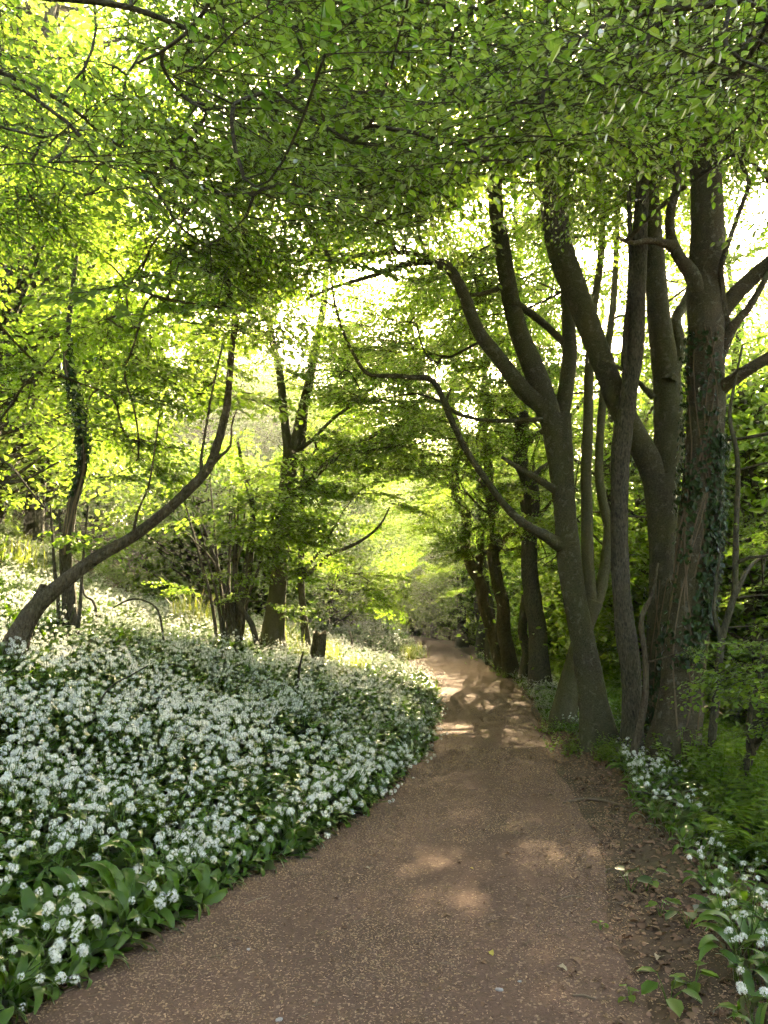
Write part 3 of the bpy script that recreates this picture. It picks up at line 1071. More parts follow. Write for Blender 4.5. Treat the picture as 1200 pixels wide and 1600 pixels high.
t = Tree('hazel_shrub', 'dark crooked hazel shrub spreading low leafy tiers at the right frame edge', 'shrub', M_BARK_DARK, GU, 8)
P, R = pxline(7.6, [(1160, 1260, 22), (1163, 1215, 16), (1172, 1180, 13), (1185, 1155, 12), (1205, 1120, 10), (1230, 1060, 7)])
t.limb('trunk', P, R, 8, .15, .3)
P, R = pxline((7.6, 7.3), [(1174, 1178, 10), (1170, 1145, 9), (1174, 1100, 7), (1186, 1060, 5), (1190, 1000, 3)])
t.limb('branch', P, R, 7, .1)
P, R = pxline((7.6, 7.0), [(1180, 1160, 9), (1200, 1145, 7), (1225, 1140, 5)])
t.limb('branch', P, R, 7, .1)
t.boughs_in((3.95, 7.3, .95), (.55, .7, .65), 24, B_HAZEL, scale=(.4, .7), low=False, lit=False, L=.8)
t.boughs_in((4.5, 7.0, 1.3), (.8, .8, 1.0), 26, B_HAZEL, scale=(.5, .8), low=False, lit=False, L=.8)
t.build()

# ---------------- left-hand trees
t = Tree('hazel_tree', 'leaning hazel with a long slanting trunk rooted in the flowers on the left bank', 'tree', M_BARK_HAZEL, None, 11)
P, R = pxline((8.4, 9.6), [(8, 1040, 42), (30, 992, 34), (56, 950, 27), (100, 910, 23), (150, 872, 20), (205, 840, 18), (250, 806, 16.5), (290, 770, 16), (325, 732, 14.5), (341, 690, 14), (354, 640, 12), (358, 600, 10.5), (362, 545, 10), (367, 500, 9.5), (355, 440, 9), (350, 400, 8.5), (347, 350, 8), (352, 290, 6.5), (345, 200, 4)])
t.limb('trunk', P, R, 12, .14, .25, step=.08)
P, R = pxline((8.5, 8.6), [(22, 1035, 26), (40, 985, 22), (58, 940, 20), (70, 915, 16)])
P[0][2] = float(height(P[0][0], P[0][1])) - .1
t.limb('branch', P, R, 10, .2, step=.06)
P, R = pxline((8.9, 9.2), [(318, 740, 8), (314, 720, 5), (320, 680, 4), (330, 620, 3.5), (345, 550, 3), (352, 520, 2)])
t.limb('branch', P, R, 6, .1)
P, R = pxline((9.2, 9.0), [(328, 728, 7), (345, 712, 5), (360, 697, 4), (362, 665, 3), (370, 640, 2)])
t.limb('branch', P, R, 6, .1)
P, R = pxline((8.7, 8.3), [(208, 838, 5), (215, 800, 3.5), (232, 760, 3), (242, 700, 2.5), (250, 640, 2)])
t.limb('branch', P, R, 6, .1)
P, R = pxline((9.3, 8.3), [(352, 480, 6), (300, 475, 5), (250, 465, 4.5), (205, 448, 3)])
t.limb('branch', P, R, 6, .1, wob=.05)
P, R = pxline((9.4, 8.0), [(350, 330, 7), (385, 265, 8), (435, 185, 7), (465, 110, 6), (500, 40, 4)])
t.limb('branch', P, R, 7, .1)
P, R = pxline((8.5, 8.2), [(60, 960, 5), (48, 1000, 4), (30, 990, 3), (0, 1010, 2)])
t.boughs_in((-2.6, 8.6, 6.0), (2.4, 2.0, 1.8), 60, B_HAZEL, scale=(.8, 1.3), L=1.3, zmin=4.5)
t.boughs_in((-3.9, 9.0, 4.0), (1.5, 1.2, .9), 26, B_HAZEL, scale=(.6, 1.0), L=1.3, low=False)
t.build()

t = Tree('ivy_clad_stem', 'upright dark stem wrapped in ivy behind the leaning hazel', 'tree', M_BARK_DARK, None, 12)
P, R = pxline(10.4, [(110, 985, 24), (108, 925, 20), (104, 870, 17), (112, 800, 15), (122, 760, 14), (130, 720, 13), (126, 650, 13), (112, 600, 12), (104, 560, 10), (110, 480, 8), (120, 400, 5)])
Pt = t.limb('trunk', P, R, 10, .15, .3)
Rt = t.parts[0][2]
for k, (a, b) in enumerate((((92, 982), (86, 900)), ((120, 975), (128, 900)), ((99, 980), (96, 905)))):
    P, R = pxline(10.2, [(a[0], a[1], 7), ((a[0] + b[0]) / 2 + 2, (a[1] + b[1]) / 2, 6), (b[0], b[1], 5), (b[0] + (b[0] - a[0]) * 1.2, b[1] - 110, 3)])
    P[0][2] = float(height(P[0][0], P[0][1])) - .1
    t.limb('branch', P, R, 7, .1)
t.boughs_in((-5.0, 10.4, 4.4), (1.6, 1.4, 1.8), 34, B_HAZEL, scale=(.6, 1.1), low=False, L=1.3)
t.build()
mbi = ivy_on(Pt - t.base, Rt, 1700, 31, 2.0, 4.3, size=.055, facing=(.2, -1))
obj('ivy', mbi.mesh('ivy', [M_IVY, M_STICK], tint=True), t.root)

# coppice at mid distance
t = Tree('hazel_coppice', 'many-stemmed hazel stool spreading fine rods above the flowers', 'shrub', M_BARK_DARK, None, 13)
P, R = pxline(16.5, [(365, 1008, 24), (368, 985, 19), (374, 950, 15), (384, 915, 12), (391, 870, 10), (395, 815, 9), (392, 775, 8), (380, 735, 6), (372, 690, 4)])
t.limb('trunk', P, R, 10, .15, .3)
rr = np.random.default_rng(5)
for k in range(15):
    bx = 352 + rr.uniform(-14, 24)
    tx = bx + rr.normal(0, 45)
    ty = rr.uniform(740, 850)
    P, R = pxline((16.4 + rr.uniform(-.3, .3), 16.4 + rr.uniform(-1, 1)), [(bx, 1008, 6), (bx + (tx - bx) * .2, 940, 5), (bx + (tx - bx) * .5, 880, 4), (tx, ty, 2)])
    P[0][2] = float(height(P[0][0], P[0][1])) - .05
    t.limb('branch', P, R, 6, .1)
P, R = pxline(16.2, [(408, 1006, 9), (395, 980, 9), (380, 955, 8), (372, 935, 6)])
P[0][2] = float(height(P[0][0], P[0][1])) - .05
t.limb('branch', P, R, 7, .1)
t.boughs_in((-3.6, 16.6, 4.2), (1.7, 1.6, 1.6), 46, B_HAZEL, scale=(.8, 1.3), low=False, L=1.3)
t.boughs_in((-3.6, 16.0, 2.5), (2.0, 1.0, .6), 14, B_HAZEL, scale=(.6, .9), low=False, L=1.3)
t.build()

t = Tree('beech_tree', 'mossy-footed beech forking high up on the flowery bank left of the path', 'tree', M_BARK_MOSS, None, 14)
P, R = pxline(18, [(424, 1012, 46), (427, 985, 36), (432, 940, 29), (438, 880, 25), (442, 825, 23), (448, 760, 24), (455, 705, 26)])
t.limb('trunk', P, R, 14, .08, .3)
P, R = pxline(18, [(452, 720, 16), (444, 650, 14), (436, 575, 12), (424, 525, 11), (415, 450, 9), (410, 350, 6)])
t.limb('branch', P, R, 9, .08)
P, R = pxline(18, [(456, 720, 20), (471, 650, 17), (485, 590, 14), (495, 535, 13), (506, 475, 11), (510, 420, 9), (515, 330, 6)])
t.limb('branch', P, R, 9, .08)
P, R = pxline((18, 16.5), [(450, 785, 14), (462, 771, 13), (500, 735, 12), (535, 705, 10), (560, 695, 8), (600, 670, 5)])
t.limb('branch', P, R, 9, .08)
P, R = pxline((18, 17), [(460, 705, 8), (485, 690, 6), (520, 655, 5), (560, 625, 4), (590, 600, 2)])
t.limb('branch', P, R, 7, .08)
t.boughs_in((-2.6, 18, 8.4), (3.0, 2.6, 2.8), 60, B_MID, zmin=4.5, p_full=True)
t.boughs_in((-1.0, 17.0, 5.0), (1.3, 1.4, 1.0), 8, B_MID, scale=(.6, .9))
t.boughs_in((-3.6, 18.6, 7.2), (2.0, 1.2, 2.0), 12, B_MID, scale=(.6, 1.0), zmin=4.5, p_full=True, gaps=False)
t.boughs_in((-.4, 19.2, 8.0), (1.6, 1.6, 2.4), 14, B_MID, scale=(.6, .9), zmin=4.5, p_full=True, gaps=False)
t.boughs_in((-1.6, 19.5, 7.8), (2.4, 2.0, 2.6), 26, B_MID, scale=(.6, 1.0), zmin=4.5, p_full=True)
t.boughs_in((-2.8, 17.2, 3.3), (1.4, .8, .7), 10, B_HAZEL, L=1.3)
t.build()

t = Tree('hawthorn_tree', 'slender crooked tree with wide thin branches beside the mossy-footed beech', 'tree', M_BARK_DARK, None, 15)
P, R = pxline(20, [(478, 1000, 14), (474, 960, 11), (470, 900, 11), (472, 825, 9.5), (473, 760, 8), (474, 700, 7), (480, 620, 5), (484, 540, 3)])
t.limb('trunk', P, R, 9, .1, .3)
P, R = pxline((20, 18.5), [(472, 905, 8), (490, 885, 7), (510, 870, 6.5), (540, 858, 5.5), (565, 845, 5), (590, 825, 3.5), (610, 790, 2)])
t.limb('branch', P, R, 7, .1, wob=.15)
P, R = pxline((20, 19.4), [(472, 900, 7), (485, 875, 6), (505, 855, 5), (520, 830, 4), (535, 800, 2)])
t.limb('branch', P, R, 7, .1, wob=.1)
P, R = pxline((20, 19), [(472, 850, 5), (495, 820, 4), (500, 790, 3), (490, 770, 2)])
t.limb('branch', P, R, 7, .1, wob=.1)
t.boughs_in((-1.7, 19.6, 5.5), (1.8, 1.4, 1.6), 20, B_HAZEL, L=1.3, scale=(.8, 1.2), low=False)
t.boughs_in((-1.6, 19.4, 2.7), (1.5, 1.0, .7), 20, B_HAZEL, L=1.3, scale=(.7, 1.0), low=False)
t.build()

# trees beside the camera whose boughs hang into the top of the picture
t = Tree('beech_tree', 'beech standing beside the path at left, its lit boughs overhanging the picture top', 'tree', M_BARK, 'beeches arching over the path', 21)
t.maxr = .011
P = np.array([[-4.6, 3.2, 0], [-4.5, 3.3, 2], [-4.2, 3.5, 5], [-4.0, 3.8, 8], [-3.9, 4.0, 11.5]])
P[:, 2] += float(height(-4.6, 3.2))
t.limb('trunk', P, [.26, .22, .18, .13, .05], 14, .07, .5)
for e, z in (((-.8, 5.2, 6.0), 3.6), ((-2.3, 6.4, 6.0), 3.9), ((0.2, 4.2, 5.5), 3.5), ((-3.4, 5.5, 5.4), 3.2)):
    b = np.array([-4.25, 3.45, z + 1.2])
    e = np.array(e)
    t.limb('branch', np.array([b, b * .6 + e * .4 + [0, 0, .3], e]), [.055, .032, .010], 8, .08, wob=.2)
t.boughs_in((-2.2, 5.0, 5.3), (2.6, 2.2, 1.3), 66, B_NEAR, scale=(.75, 1.2), L=1.15)
t.boughs_in((-.4, 4.2, 4.7), (1.8, 1.4, 1.0), 46, B_NEAR, scale=(.7, 1.1), L=1.15)
t.boughs_in((-1.2, 3.2, 4.0), (1.6, .9, .6), 16, B_NEAR, scale=(.6, .95), L=1.15)
t.boughs_in((-2.4, 6.5, 6.8), (2.8, 2.4, 1.5), 42, B_MID, scale=(.6, .9), p_full=True)
t.build()
t = Tree('beech_tree', 'beech standing beside the path at right, its shaded boughs overhanging the picture top', 'tree', M_BARK, 'beeches arching over the path', 22)
t.maxr = .011
P = np.array([[3.9, 2.4, 0], [3.9, 2.5, 2], [3.7, 2.8, 5], [3.6, 3.0, 8], [3.4, 3.2, 11.5]])
P[:, 2] += float(height(3.9, 2.4))
t.limb('trunk', P, [.28, .24, .2, .14, .05], 14, .07, .5)
for e, z in (((.8, 5.0, 6.2), 4.2), ((2.2, 6.2, 6.2), 3.9), ((1.2, 3.8, 5.0), 3.4)):
    b = np.array([3.72, 2.75, z + .6])
    e = np.array(e)
    t.limb('branch', np.array([b, b * .6 + e * .4 + [0, 0, .3], e]), [.055, .032, .010], 8, .08, wob=.2)
t.boughs_in((1.6, 5.0, 5.4), (2.0, 2.0, 1.2), 38, B_NEAR, scale=(.75, 1.2), L=1.15)
t.boughs_in((1.5, 3.3, 4.0), (1.1, .9, .7), 30, B_NEAR, scale=(.6, 1.0), L=1.15)
t.boughs_in((1.6, 6.2, 7.0), (2.4, 2.2, 1.4), 40, B_MID, scale=(.6, .9))
t.build()

# ---------------- middle-distance trees along the path
GM = 'trees lining the path as it bends away'
mid = [  # px, py, D, width px, lean px, label, crown n, bark
    (845, 1062, 19, 27, -6, 'upright rough trunk just beyond the leaning beech, right of the path', 60, M_BARK_DARK),
    (800, 1046, 23, 20, -14, 'one of a close row of grey stems leaning left, right of the path bend', 50, M_BARK_HAZEL),
    (786, 1040, 25, 18, -28, 'pale forked stem leaning left in the row right of the path bend', 50, M_BARK_HAZEL),
    (818, 1050, 21.5, 13, 6, 'thin stem in the row right of the path bend', 30, M_BARK_DARK),
    (768, 1030, 29, 13, -5, 'slim stem standing in front of the dark far wood right of the path', 45, M_BARK_DARK),
    (757, 1020, 37, 17, -4, 'dark straight trunk near where the path disappears', 60, M_BARK_DARK),
    (722, 1010, 46, 15, 0, 'far straight trunk close to the vanishing end of the path', 60, M_BARK_DARK),
    (1040, 1130, 17, 16, 8, 'thin background trunk seen between the stout beeches', 50, M_BARK_DARK),
    (990, 1090, 20, 18, -6, 'background trunk showing left of the stout forked beech', 50, M_BARK_DARK),
    (1180, 1120, 16, 18, 10, 'background trunk at the right frame edge among sunlit leaves', 50, M_BARK_DARK),
]
for k, (x, y, D, w, lean, lab, nb, bark) in list(enumerate(mid))[::-1]:
    t = Tree('wood_tree', lab, 'tree', bark, GM, 40 + k)
    P0 = unproj(x, y, D)
    z0 = float(height(P0[0], D))
    P0[2] = z0
    r0 = .5 * w * D / FPX
    H = rng.uniform(10, 12.5) if k else 15
    lx = lean * D / FPX
    P = np.array([P0, P0 + [lx, 0, 2.5], P0 + [lx * 2.2, .2, 5.5], P0 + [lx * 2.4, .2, 9], P0 + [lx * 2.6, .3, H]])
    t.limb('trunk', P, [r0 * 1.25, r0, r0 * .85, r0 * .6, .04], 10, .12, .4, step=.3, wob=.25)
    for q in range(4):
        a = rng.uniform(0, 6.28)
        zb = rng.uniform(3.0, 8)
        b = P0 + [lx * (.4 + zb * .25), .1, zb]
        e = b + dirv(a, .7) * rng.uniform(2, 3.4)
        t.limb('branch', np.array([b, (b + e) / 2 + [0, 0, -.2], e]), [r0 * .42, r0 * .3, .02], 7, .1, step=.3, wob=.2)
    t.boughs_in(P0 + [lx * 2, 0, 6.8], (3.2, 3.2, 3.4), int(nb * .55), B_MID if D < 24 else B_FAR, scale=(.8, 1.2) if D < 24 else (.55, .8), L=1.9, zmin=z0 + 2.6)
    if x < 850 and D < 32:
        t.boughs_in(P0 + [-1.8, -.5, 7.2], (2.8, 2.8, 2.8), 15, B_MID, scale=(.8, 1.2), L=1.9, zmin=z0 + 3.4, p_full=True)
    if x < 850:
        t.boughs_in(P0 + [-.6, -1.0, 3.8], (1.3, 1.3, 1.6), 12, B_MID, scale=(.5, .8), L=1.9, zmin=z0 + 1.8)
    if k == 0:
        t.close_holes((-3, 3.6), (2, 11.4), (8.5, 14.0), B_MID)
    t.build()

# ---------------- far wood: shared crowns
def far_tree_kit(seed, H, lowz, spread, nb):
    r = np.random.default_rng(seed)
    tr = MB()
    rad = .16 + H * .006
    P = np.array([[0, 0, -.4], [r.normal(0, .1), r.normal(0, .1), H * .3], [r.normal(0, .3), r.normal(0, .3), H * .6], [r.normal(0, .4), r.normal(0, .4), H]])
    Pc, Rc = catmull(P, [rad * 1.25, rad, rad * .7, .03], .5)
    tube(tr, Pc, Rc, 8, 0, .1, seed, .3)
    mb = MB()
    ends = []
    for k in range(nb):
        z = lowz + (H - lowz) * r.random() ** .85
        f = (z - lowz) / (H - lowz)
        rr = spread * (.35 + .65 * math.sin(math.pi * min(1, .25 + .72 * f))) * r.uniform(.35, 1)
        a = r.uniform(0, 6.28)
        e = np.array([math.cos(a) * rr, math.sin(a) * rr, z])
        q = int(np.argmin(np.abs(Pc[:, 2] - (z - rr * .5))))
        b = Pc[q]
        tube(tr, np.array([b, (b + e) / 2 + [0, 0, -.15], e]), [min(.07, Rc[q] * .6), .035, .012], 4, 0, cap=False)
        n = 95
        d = r.normal(size=(n, 3)) * [.85, .85, .22]
        d[:, 2] -= .12 * (d[:, 0] ** 2 + d[:, 1] ** 2)
        Pp = e + d
        A = r.normal(size=(n, 3)) * [1, 1, .35] + [0, 0, -.3]
        N = r.normal(size=(n, 3)) * .42 + [0, 0, 1]
        Ls = r.uniform(.11, .19, n)
        leaf_batch(mb, Pp, A, N, Ls, Ls * .7, 0, tint=r.random(n))
    return tr.mesh('trunk', [M_BARK_DARK], smooth=True), mb.mesh('crown', [M_FAR], tint=True)


KITS = [far_tree_kit(300 + k, H, lz, sp, nb) for k, (H, lz, sp, nb) in enumerate([(17, 3.0, 4.0, 190), (14, 2.0, 3.6, 170), (19, 4.5, 4.2, 190), (9, 1.2, 3.0, 140), (5.0, .5, 2.2, 110)])]


def far_tree(x, y, kit, sc, label, group, name='wood_tree', cat='tree'):
    z = float(height(x, y))
    root = obj(name, None, None, (x, y, z), label=label, category=cat, group=group)
    root.rotation_euler = (0, 0, rng.uniform(0, 6.28))
    root.scale = (sc, sc, sc * rng.uniform(.9, 1.12))
    obj('trunk', KITS[kit][0], root)
    obj('crown', KITS[kit][1], root)
    return root


def place_far(n, xr, yr, kits, label, group, mind=2.2, test=None, name='wood_tree', cat='tree', sc=(.8, 1.15)):
    done = []
    for _ in range(n * 30):
        if len(done) >= n:
            break
        x, y = rng.uniform(*xr), rng.uniform(*yr)
        if el(y) - 2.2 < x < er(y) + 1.6 and y < 92:
            continue
        if test and not test(x, y):
            continue
        if any((x - a) ** 2 + (y - b) ** 2 < mind ** 2 for a, b in done):
            continue
        done.append((x, y))
        far_tree(x, y, kits[rng.integers(len(kits))], rng.uniform(*sc), label, group, name, cat)


GF = 'far wood behind the path bend'
place_far(24, (6, 40), (24, 66), [0, 1], 'tall tree of the wood on the lower slope right of the path', 'wood on the lower slope', 3.2, lambda x, y: x > 11.5 + (y - 24) * .14)
place_far(12, (5.5, 22), (34, 62), [3], 'half-grown tree in front of the tall wood below the path', 'half-grown wood below the path', 2.6, lambda x, y: x < 14 + (y - 24) * .14)
place_far(10, (4.5, 10), (40, 64), [1], 'dark trunk in the row leading to the end of the path', 'row of trees along the far path', 2.0, lambda x, y: x < er(y) + 5)
for fx, fy, fk in ((2.6, 71, 0), (4.4, 68, 2), (1.2, 78, 2), (6.4, 70, 0), (3.2, 84, 0), (-1.5, 88, 2), (8.2, 74, 2)):
    far_tree(fx, fy, fk, rng.uniform(.95, 1.1), 'tall dark tree standing where the path disappears', 'tall trees at the path end')
place_far(12, (1, 16), (66, 86), [2, 0], 'tall dark tree standing where the path disappears', 'tall trees at the path end', 2.6)
place_far(9, (7, 15), (13.5, 24), [4, 3], 'leafy young tree filling the space behind the beech clump', 'young trees behind the beech clump', 2.2, lambda x, y: x > 6.5 + (y - 13) * .12, 'understorey_tree', 'tree', (.9, 1.2))
place_far(12, (5.5, 26), (15, 40), [4, 3], 'leafy understorey tree on the slope below the path', 'understorey below the path', 2.4, lambda x, y: x > er(y) + 2.2 and (y > 17 or x > 7), 'understorey_tree')
place_far(16, (-13, -3), (45, 66), [1, 3], 'tree of the wood behind the mossy-footed beech', 'wood behind the beech', 2.8, lambda x, y: x < el(y) - 4.5)
place_far(28, (-36, -9.5), (20, 62), [0, 1, 2], 'tall tree of the wood up the flowery left bank', 'wood up the left bank', 3.0)
place_far(12, (-22, -7.5), (13, 26), [3, 1], 'leafy understorey tree on the upper left bank', 'understorey on the left bank', 2.5, None, 'understorey_tree')
place_far(14, (-9, 2), (44, 66), [3, 1], 'mid-height tree closing the view left of the path end', 'trees closing the view', 2.6, lambda x, y: x < el(y) - 3)
place_far(22, (-14, 22), (62, 110), [1, 3, 0], 'tree of the far wood closing the view behind the path bend', GF, 3.0)
place_far(22, (-44, -11), (26, 66), [4, 3], 'leafy bush on the far left hillside', 'bushes on the far hillside', 2.8, None, 'leafy_bush', 'bush', (.9, 1.3))
place_far(16, (-26, 26), (-34, -7), [0, 1, 2], 'tall tree of the wood behind the viewer', 'wood behind the viewer', 4.5, lambda x, y: abs(x) > 4)
place_far(16, (-3, 14), (62, 84), [4, 3], 'bushy tree closing the gap where the path disappears', 'bushes where the path disappears', 1.7, lambda x, y: x > er(y) + 2 or x < el(y) - 3, 'leafy_bush', 'bush')
place_far(10, (-8, -1), (42, 60), [4, 3], 'bushy tree behind the second flowery mound', 'bushes behind the second mound', 1.7, lambda x, y: x < el(y) - 2.5, 'leafy_bush', 'bush')
place_far(10, (-7, -1.5), (26, 42), [4], 'rounded leafy bush on the bank left of the path bend', 'bushes on the bank', 2.2, lambda x, y: x < el(y) - 3.2 and (x < -2.5 or y > 38), 'leafy_bush', 'bush')

# ------------------------------------------------------------------ wild garlic
def garlic_leaf(seed, segs=7, bend=1.0):
    r = np.random.default_rng(seed)
    L = .31 * r.uniform(.88, 1.12)
    W = .047 * r.uniform(.85, 1.2)
    ts = np.linspace(0, 1, segs + 1)
    a0 = r.uniform(.25, .45)
    a1 = r.uniform(1.75, 2.7) * bend
    tw = r.normal(0, .25)
    p = np.zeros(3)
    V = []
    for k, t in enumerate(ts):
        a = a0 + (a1 - a0) * max(0, (t - .18) / .82) ** 1.25
        d = np.array([math.sin(a), 0, math.cos(a)])
        nrm = np.array([-math.cos(a), 0, math.sin(a)])
        tt = max(0, (t - .28) / .72)
        w = .004 + W * .5 * (math.sin(math.pi * tt ** .8) ** .8 if 0 < tt < 1 else 0)
        sd = np.array([0, 1, 0]) * math.cos(tw * t) + nrm * math.sin(tw * t)
        wave = .10 * w * math.sin(t * 14 + seed)
        V += [p + sd * w + nrm * (w * .34 + wave), p - nrm * .0, p - sd * w + nrm * (w * .34 - wave)]
        p = p + d * L / segs
    V = np.array(V)
    i = np.arange(segs)[:, None] * 3
    F = np.concatenate([i + np.array([[0, 1, 4, 3]]), i + np.array([[1, 2, 5, 4]])])
    return V, F


def flower_head(seed, n=14, petals=6, size=1.0):
    r = np.random.default_rng(seed)
    V, F = [], []
    c = 0
    for k in range(n):
        z = 1 - 1.45 * (k + .5) / n
        a = k * 2.39996 + r.uniform(-.3, .3)
        q = math.sqrt(max(0, 1 - z * z))
        d = np.array([q * math.cos(a), q * math.sin(a), z]) + r.normal(0, .12, 3)
        d /= np.linalg.norm(d)
        o = d * .0195 * size * r.uniform(.75, 1.25)
        u = np.cross(d, [.3, .1, .9])
        u /= np.linalg.norm(u)
        w = np.cross(d, u)
        pl = .0120 * size * r.uniform(.85, 1.15)
        for m in range(petals):
            b = 2 * math.pi * m / petals + k
            e = u * math.cos(b) + w * math.sin(b)
            f = -u * math.sin(b) + w * math.cos(b)
            pw = pl * (.19 if petals > 4 else .36)
            V += [o, o + e * pl * .5 + f * pw + d * pl * .22, o + e * pl + d * pl * .38, o + e * pl * .5 - f * pw + d * pl * .22]
            F.append([c, c + 1, c + 2, c + 3])
            c += 4
    return np.array(V), np.array(F)


def xf(V, yaw=0.0, tilt=0.0, sc=1.0, off=(0, 0, 0)):
    m = Matrix.Rotation(yaw, 3, 'Z') @ Matrix.Rotation(tilt, 3, 'Y')
    return V @ np.array(m).T * sc + np.array(off)


LEAFS = [garlic_leaf(400 + k) for k in range(6)]
LEAFS_FAR = [garlic_leaf(420 + k, 4) for k in range(4)]
HEADS = [flower_head(440 + k, 10 + 2 * k, 6, .70 + .10 * k) for k in range(4)]
HEADS_FAR = [flower_head(450 + k, 10, 3, .68 + .08 * k) for k in range(3)]


def stalk_pts(seed):
    r = np.random.default_rng(seed)
    h = r.uniform(.27, .38)
    ln = np.array([r.normal(0, .06), r.normal(0, .06), 0])
    return np.array([[0, 0, 0], ln * .3 + [0, 0, h * .5], ln + [0, 0, h]])


STALKS = [stalk_pts(460 + k) for k in range(8)]


def plant_spec(seed, nfl):
    r = np.random.default_rng(seed)
    nl = r.integers(4, 7)
    lv = [(int(r.integers(64)), k * 2 * math.pi / nl + r.normal(0, .4), r.normal(0, .16), r.uniform(.75, 1.12), (r.normal(0, .025), r.normal(0, .025), 0)) for k in range(nl)]
    fl = [(int(r.integers(8)), r.uniform(0, 6.28), r.uniform(.85, 1.12), int(r.integers(64))) for _ in range(nfl)]
    return lv, fl


SPECS = [plant_spec(500 + k, n) for k, n in enumerate([0, 0, 0, 1, 1, 1, 2, 2, 3, 3, 4, 4])]
N_NOFLOWER = 3


def joined_plant(spec, leaves, heads, sides):
    mb = MB()
    for li, yaw, tl, sc, off in spec[0]:
        V, F = leaves[li % len(leaves)]
        mb.add(xf(V, yaw, tl, sc, off), F, 0, np.full(len(V), (li % 16) / 16))
    for si, yaw, sc, hi in spec[1]:
        P = xf(STALKS[si], yaw, 0, sc)
        tube(mb, P, [.0028, .0024, .002], sides, 1, cap=False)
        V, F = heads[hi % len(heads)]
        mb.add(xf(V, yaw, .1, 1.0, P[-1]), F, 2)
    return mb.mesh('wild_garlic', [M_GARLIC, M_STALK, M_PETAL], smooth=True, tint=True)


PLANTS = [joined_plant(sp, LEAFS, HEADS, 4) for sp in SPECS]
PLANTS_FAR = [joined_plant(sp, LEAFS_FAR, HEADS_FAR, 3) for sp in SPECS]


def mesh_of(V, F, mat, nm, tint):
    mb = MB()
    mb.add(V, F, 0, np.full(len(V), tint))
    return mb.mesh(nm, [mat], smooth=True, tint=True)


LEAF_ME = [mesh_of(V, F, M_GARLIC, 'leaf', .15 + .14 * k) for k, (V, F) in enumerate(LEAFS)]
HEAD_ME = [mesh_of(V, F, M_PETAL, 'flower_head', .5) for V, F in HEADS]
STALK_ME = []
for S in STALKS:
    mb = MB()
    tube(mb, S, [.0028, .0024, .002], 5, 0, cap=False)
    STALK_ME.append(mb.mesh('flower_stalk', [M_STALK], smooth=True, tint=True))


def jitter_grid(x0, x1, y0, y1, dens):
    d = 1 / math.sqrt(dens)
    gx, gy = np.meshgrid(np.arange(x0, x1, d), np.arange(y0, y1, d))
    p = np.stack([gx.ravel(), gy.ravel()], -1)
    return p + rng.uniform(-.5, .5, p.shape) * d


bands = [(1.6, 6, 115), (6, 10, 90), (10, 16, 62), (16, 24, 44), (24, 42, 26)]
GP = []
for y0, y1, dens in bands:
    p = jitter_grid(-.56 * y1 - 3, 2.5, y0, y1, dens)
    x, y = p[:, 0], p[:, 1]
    s = el(y) - x
    keep = (s > .0) & (x > -.56 * y - 2.6) & (y < 42)
    thin = vnoise(x * .35, y * .35, 41)
    keep &= ~((y > 14) & (thin > .74)) & ~((y > 22) & (x < -7))
    GP.append(np.column_stack([x[keep], y[keep], s[keep], np.full(keep.sum(), 0)]))
p = jitter_grid(-2, 2, 1.6, 12, 110)       # thick leafy rim flopping over the path
s = el(p[:, 1]) - p[:, 0]
keep = (s > -.02) & (s < .2)
GP.append(np.column_stack([p[keep, 0], p[keep, 1], s[keep], np.full(keep.sum(), 0)]))
# right-hand verge
for y0, y1, dens in [(2.2, 8, 70), (8, 18, 60), (18, 34, 45)]:
    p = jitter_grid(.8, 7, y0, y1, dens)
    x, y = p[:, 0], p[:, 1]
    s = x - er(y)
    lo = np.interp(y, [2, 3.4, 4.5, 6.0, 7.2, 8.2, 9.5, 11, 14, 20, 34], [.22, .26, .55, .52, .42, .55, .75, .35, .12, .05, .05])
    hi = np.interp(y, [2, 3.4, 4.5, 6.0, 7.2, 8.2, 9.5, 11, 14, 20, 34], [1.5, 1.5, 1.35, 1.25, 1.15, 1.05, 1.1, 1.4, 1.3, 1.3, 1.3])
    cl = vnoise(x * 2.2, y * 2.2, 43)
    dn = np.interp(y, [2, 4, 5, 7.5, 8.5, 10, 12, 34], [.75, .75, .85, .85, .62, .55, .8, .75])
    keep = (s > lo) & (s < hi) & (cl < dn)
    GP.append(np.column_stack([x[keep], y[keep], s[keep], np.full(keep.sum(), 1)]))
GP = np.concatenate(GP)
n = len(GP)
gx, gy, gs, gside = GP.T
gz = height(gx, gy) - .01
big = np.where(gside == 1, .78, 1.1) * rng.uniform(.70, 1.15, n) * np.where(gy > 24, 1.15, 1) * np.interp(vnoise(gx * 1.7, gy * 1.7, 47), [.2, .8], [.8, 1.15])
flp = np.where(gside == 1, .82, np.interp(gs, [0, .25, .6, 1.6], [.46, .66, .78, .86]))
flp = flp * np.interp(vnoise(gx * .9, gy * .9, 44), [.25, .5, .75], [.35, 1, 1.05])
hasf = rng.random(n) < flp
gi = np.where(hasf, np.where(gs > 1.3, rng.integers(6, len(SPECS), n), rng.integers(N_NOFLOWER, len(SPECS), n)), rng.integers(0, N_NOFLOWER, n))
yaw = rng.uniform(0, 6.283, n)
lean = np.where(gside == 0, .95 * np.exp(-gs / .2), 0)       # the edge plants flop over the path
tx = rng.normal(0, .16, n)
ty = rng.normal(0, .16, n) + lean
dist = np.sqrt(gx ** 2 + gy ** 2 + (gz - CAM_Z) ** 2)
infr = np.zeros(n, bool)
for k in range(n):
    if gy[k] < 9:
        q = proj((gx[k], gy[k], gz[k] + .22))
        infr[k] = q is not None and -10 < q[0] < 1210 and q[1] < 1615
order = np.argsort(np.where(infr, dist, 1e9))
near_left = [k for k in order if gside[k] == 0][:225]
near_right = [k for k in order if gside[k] == 1][:75]
solo = set(near_left) | set(near_right)
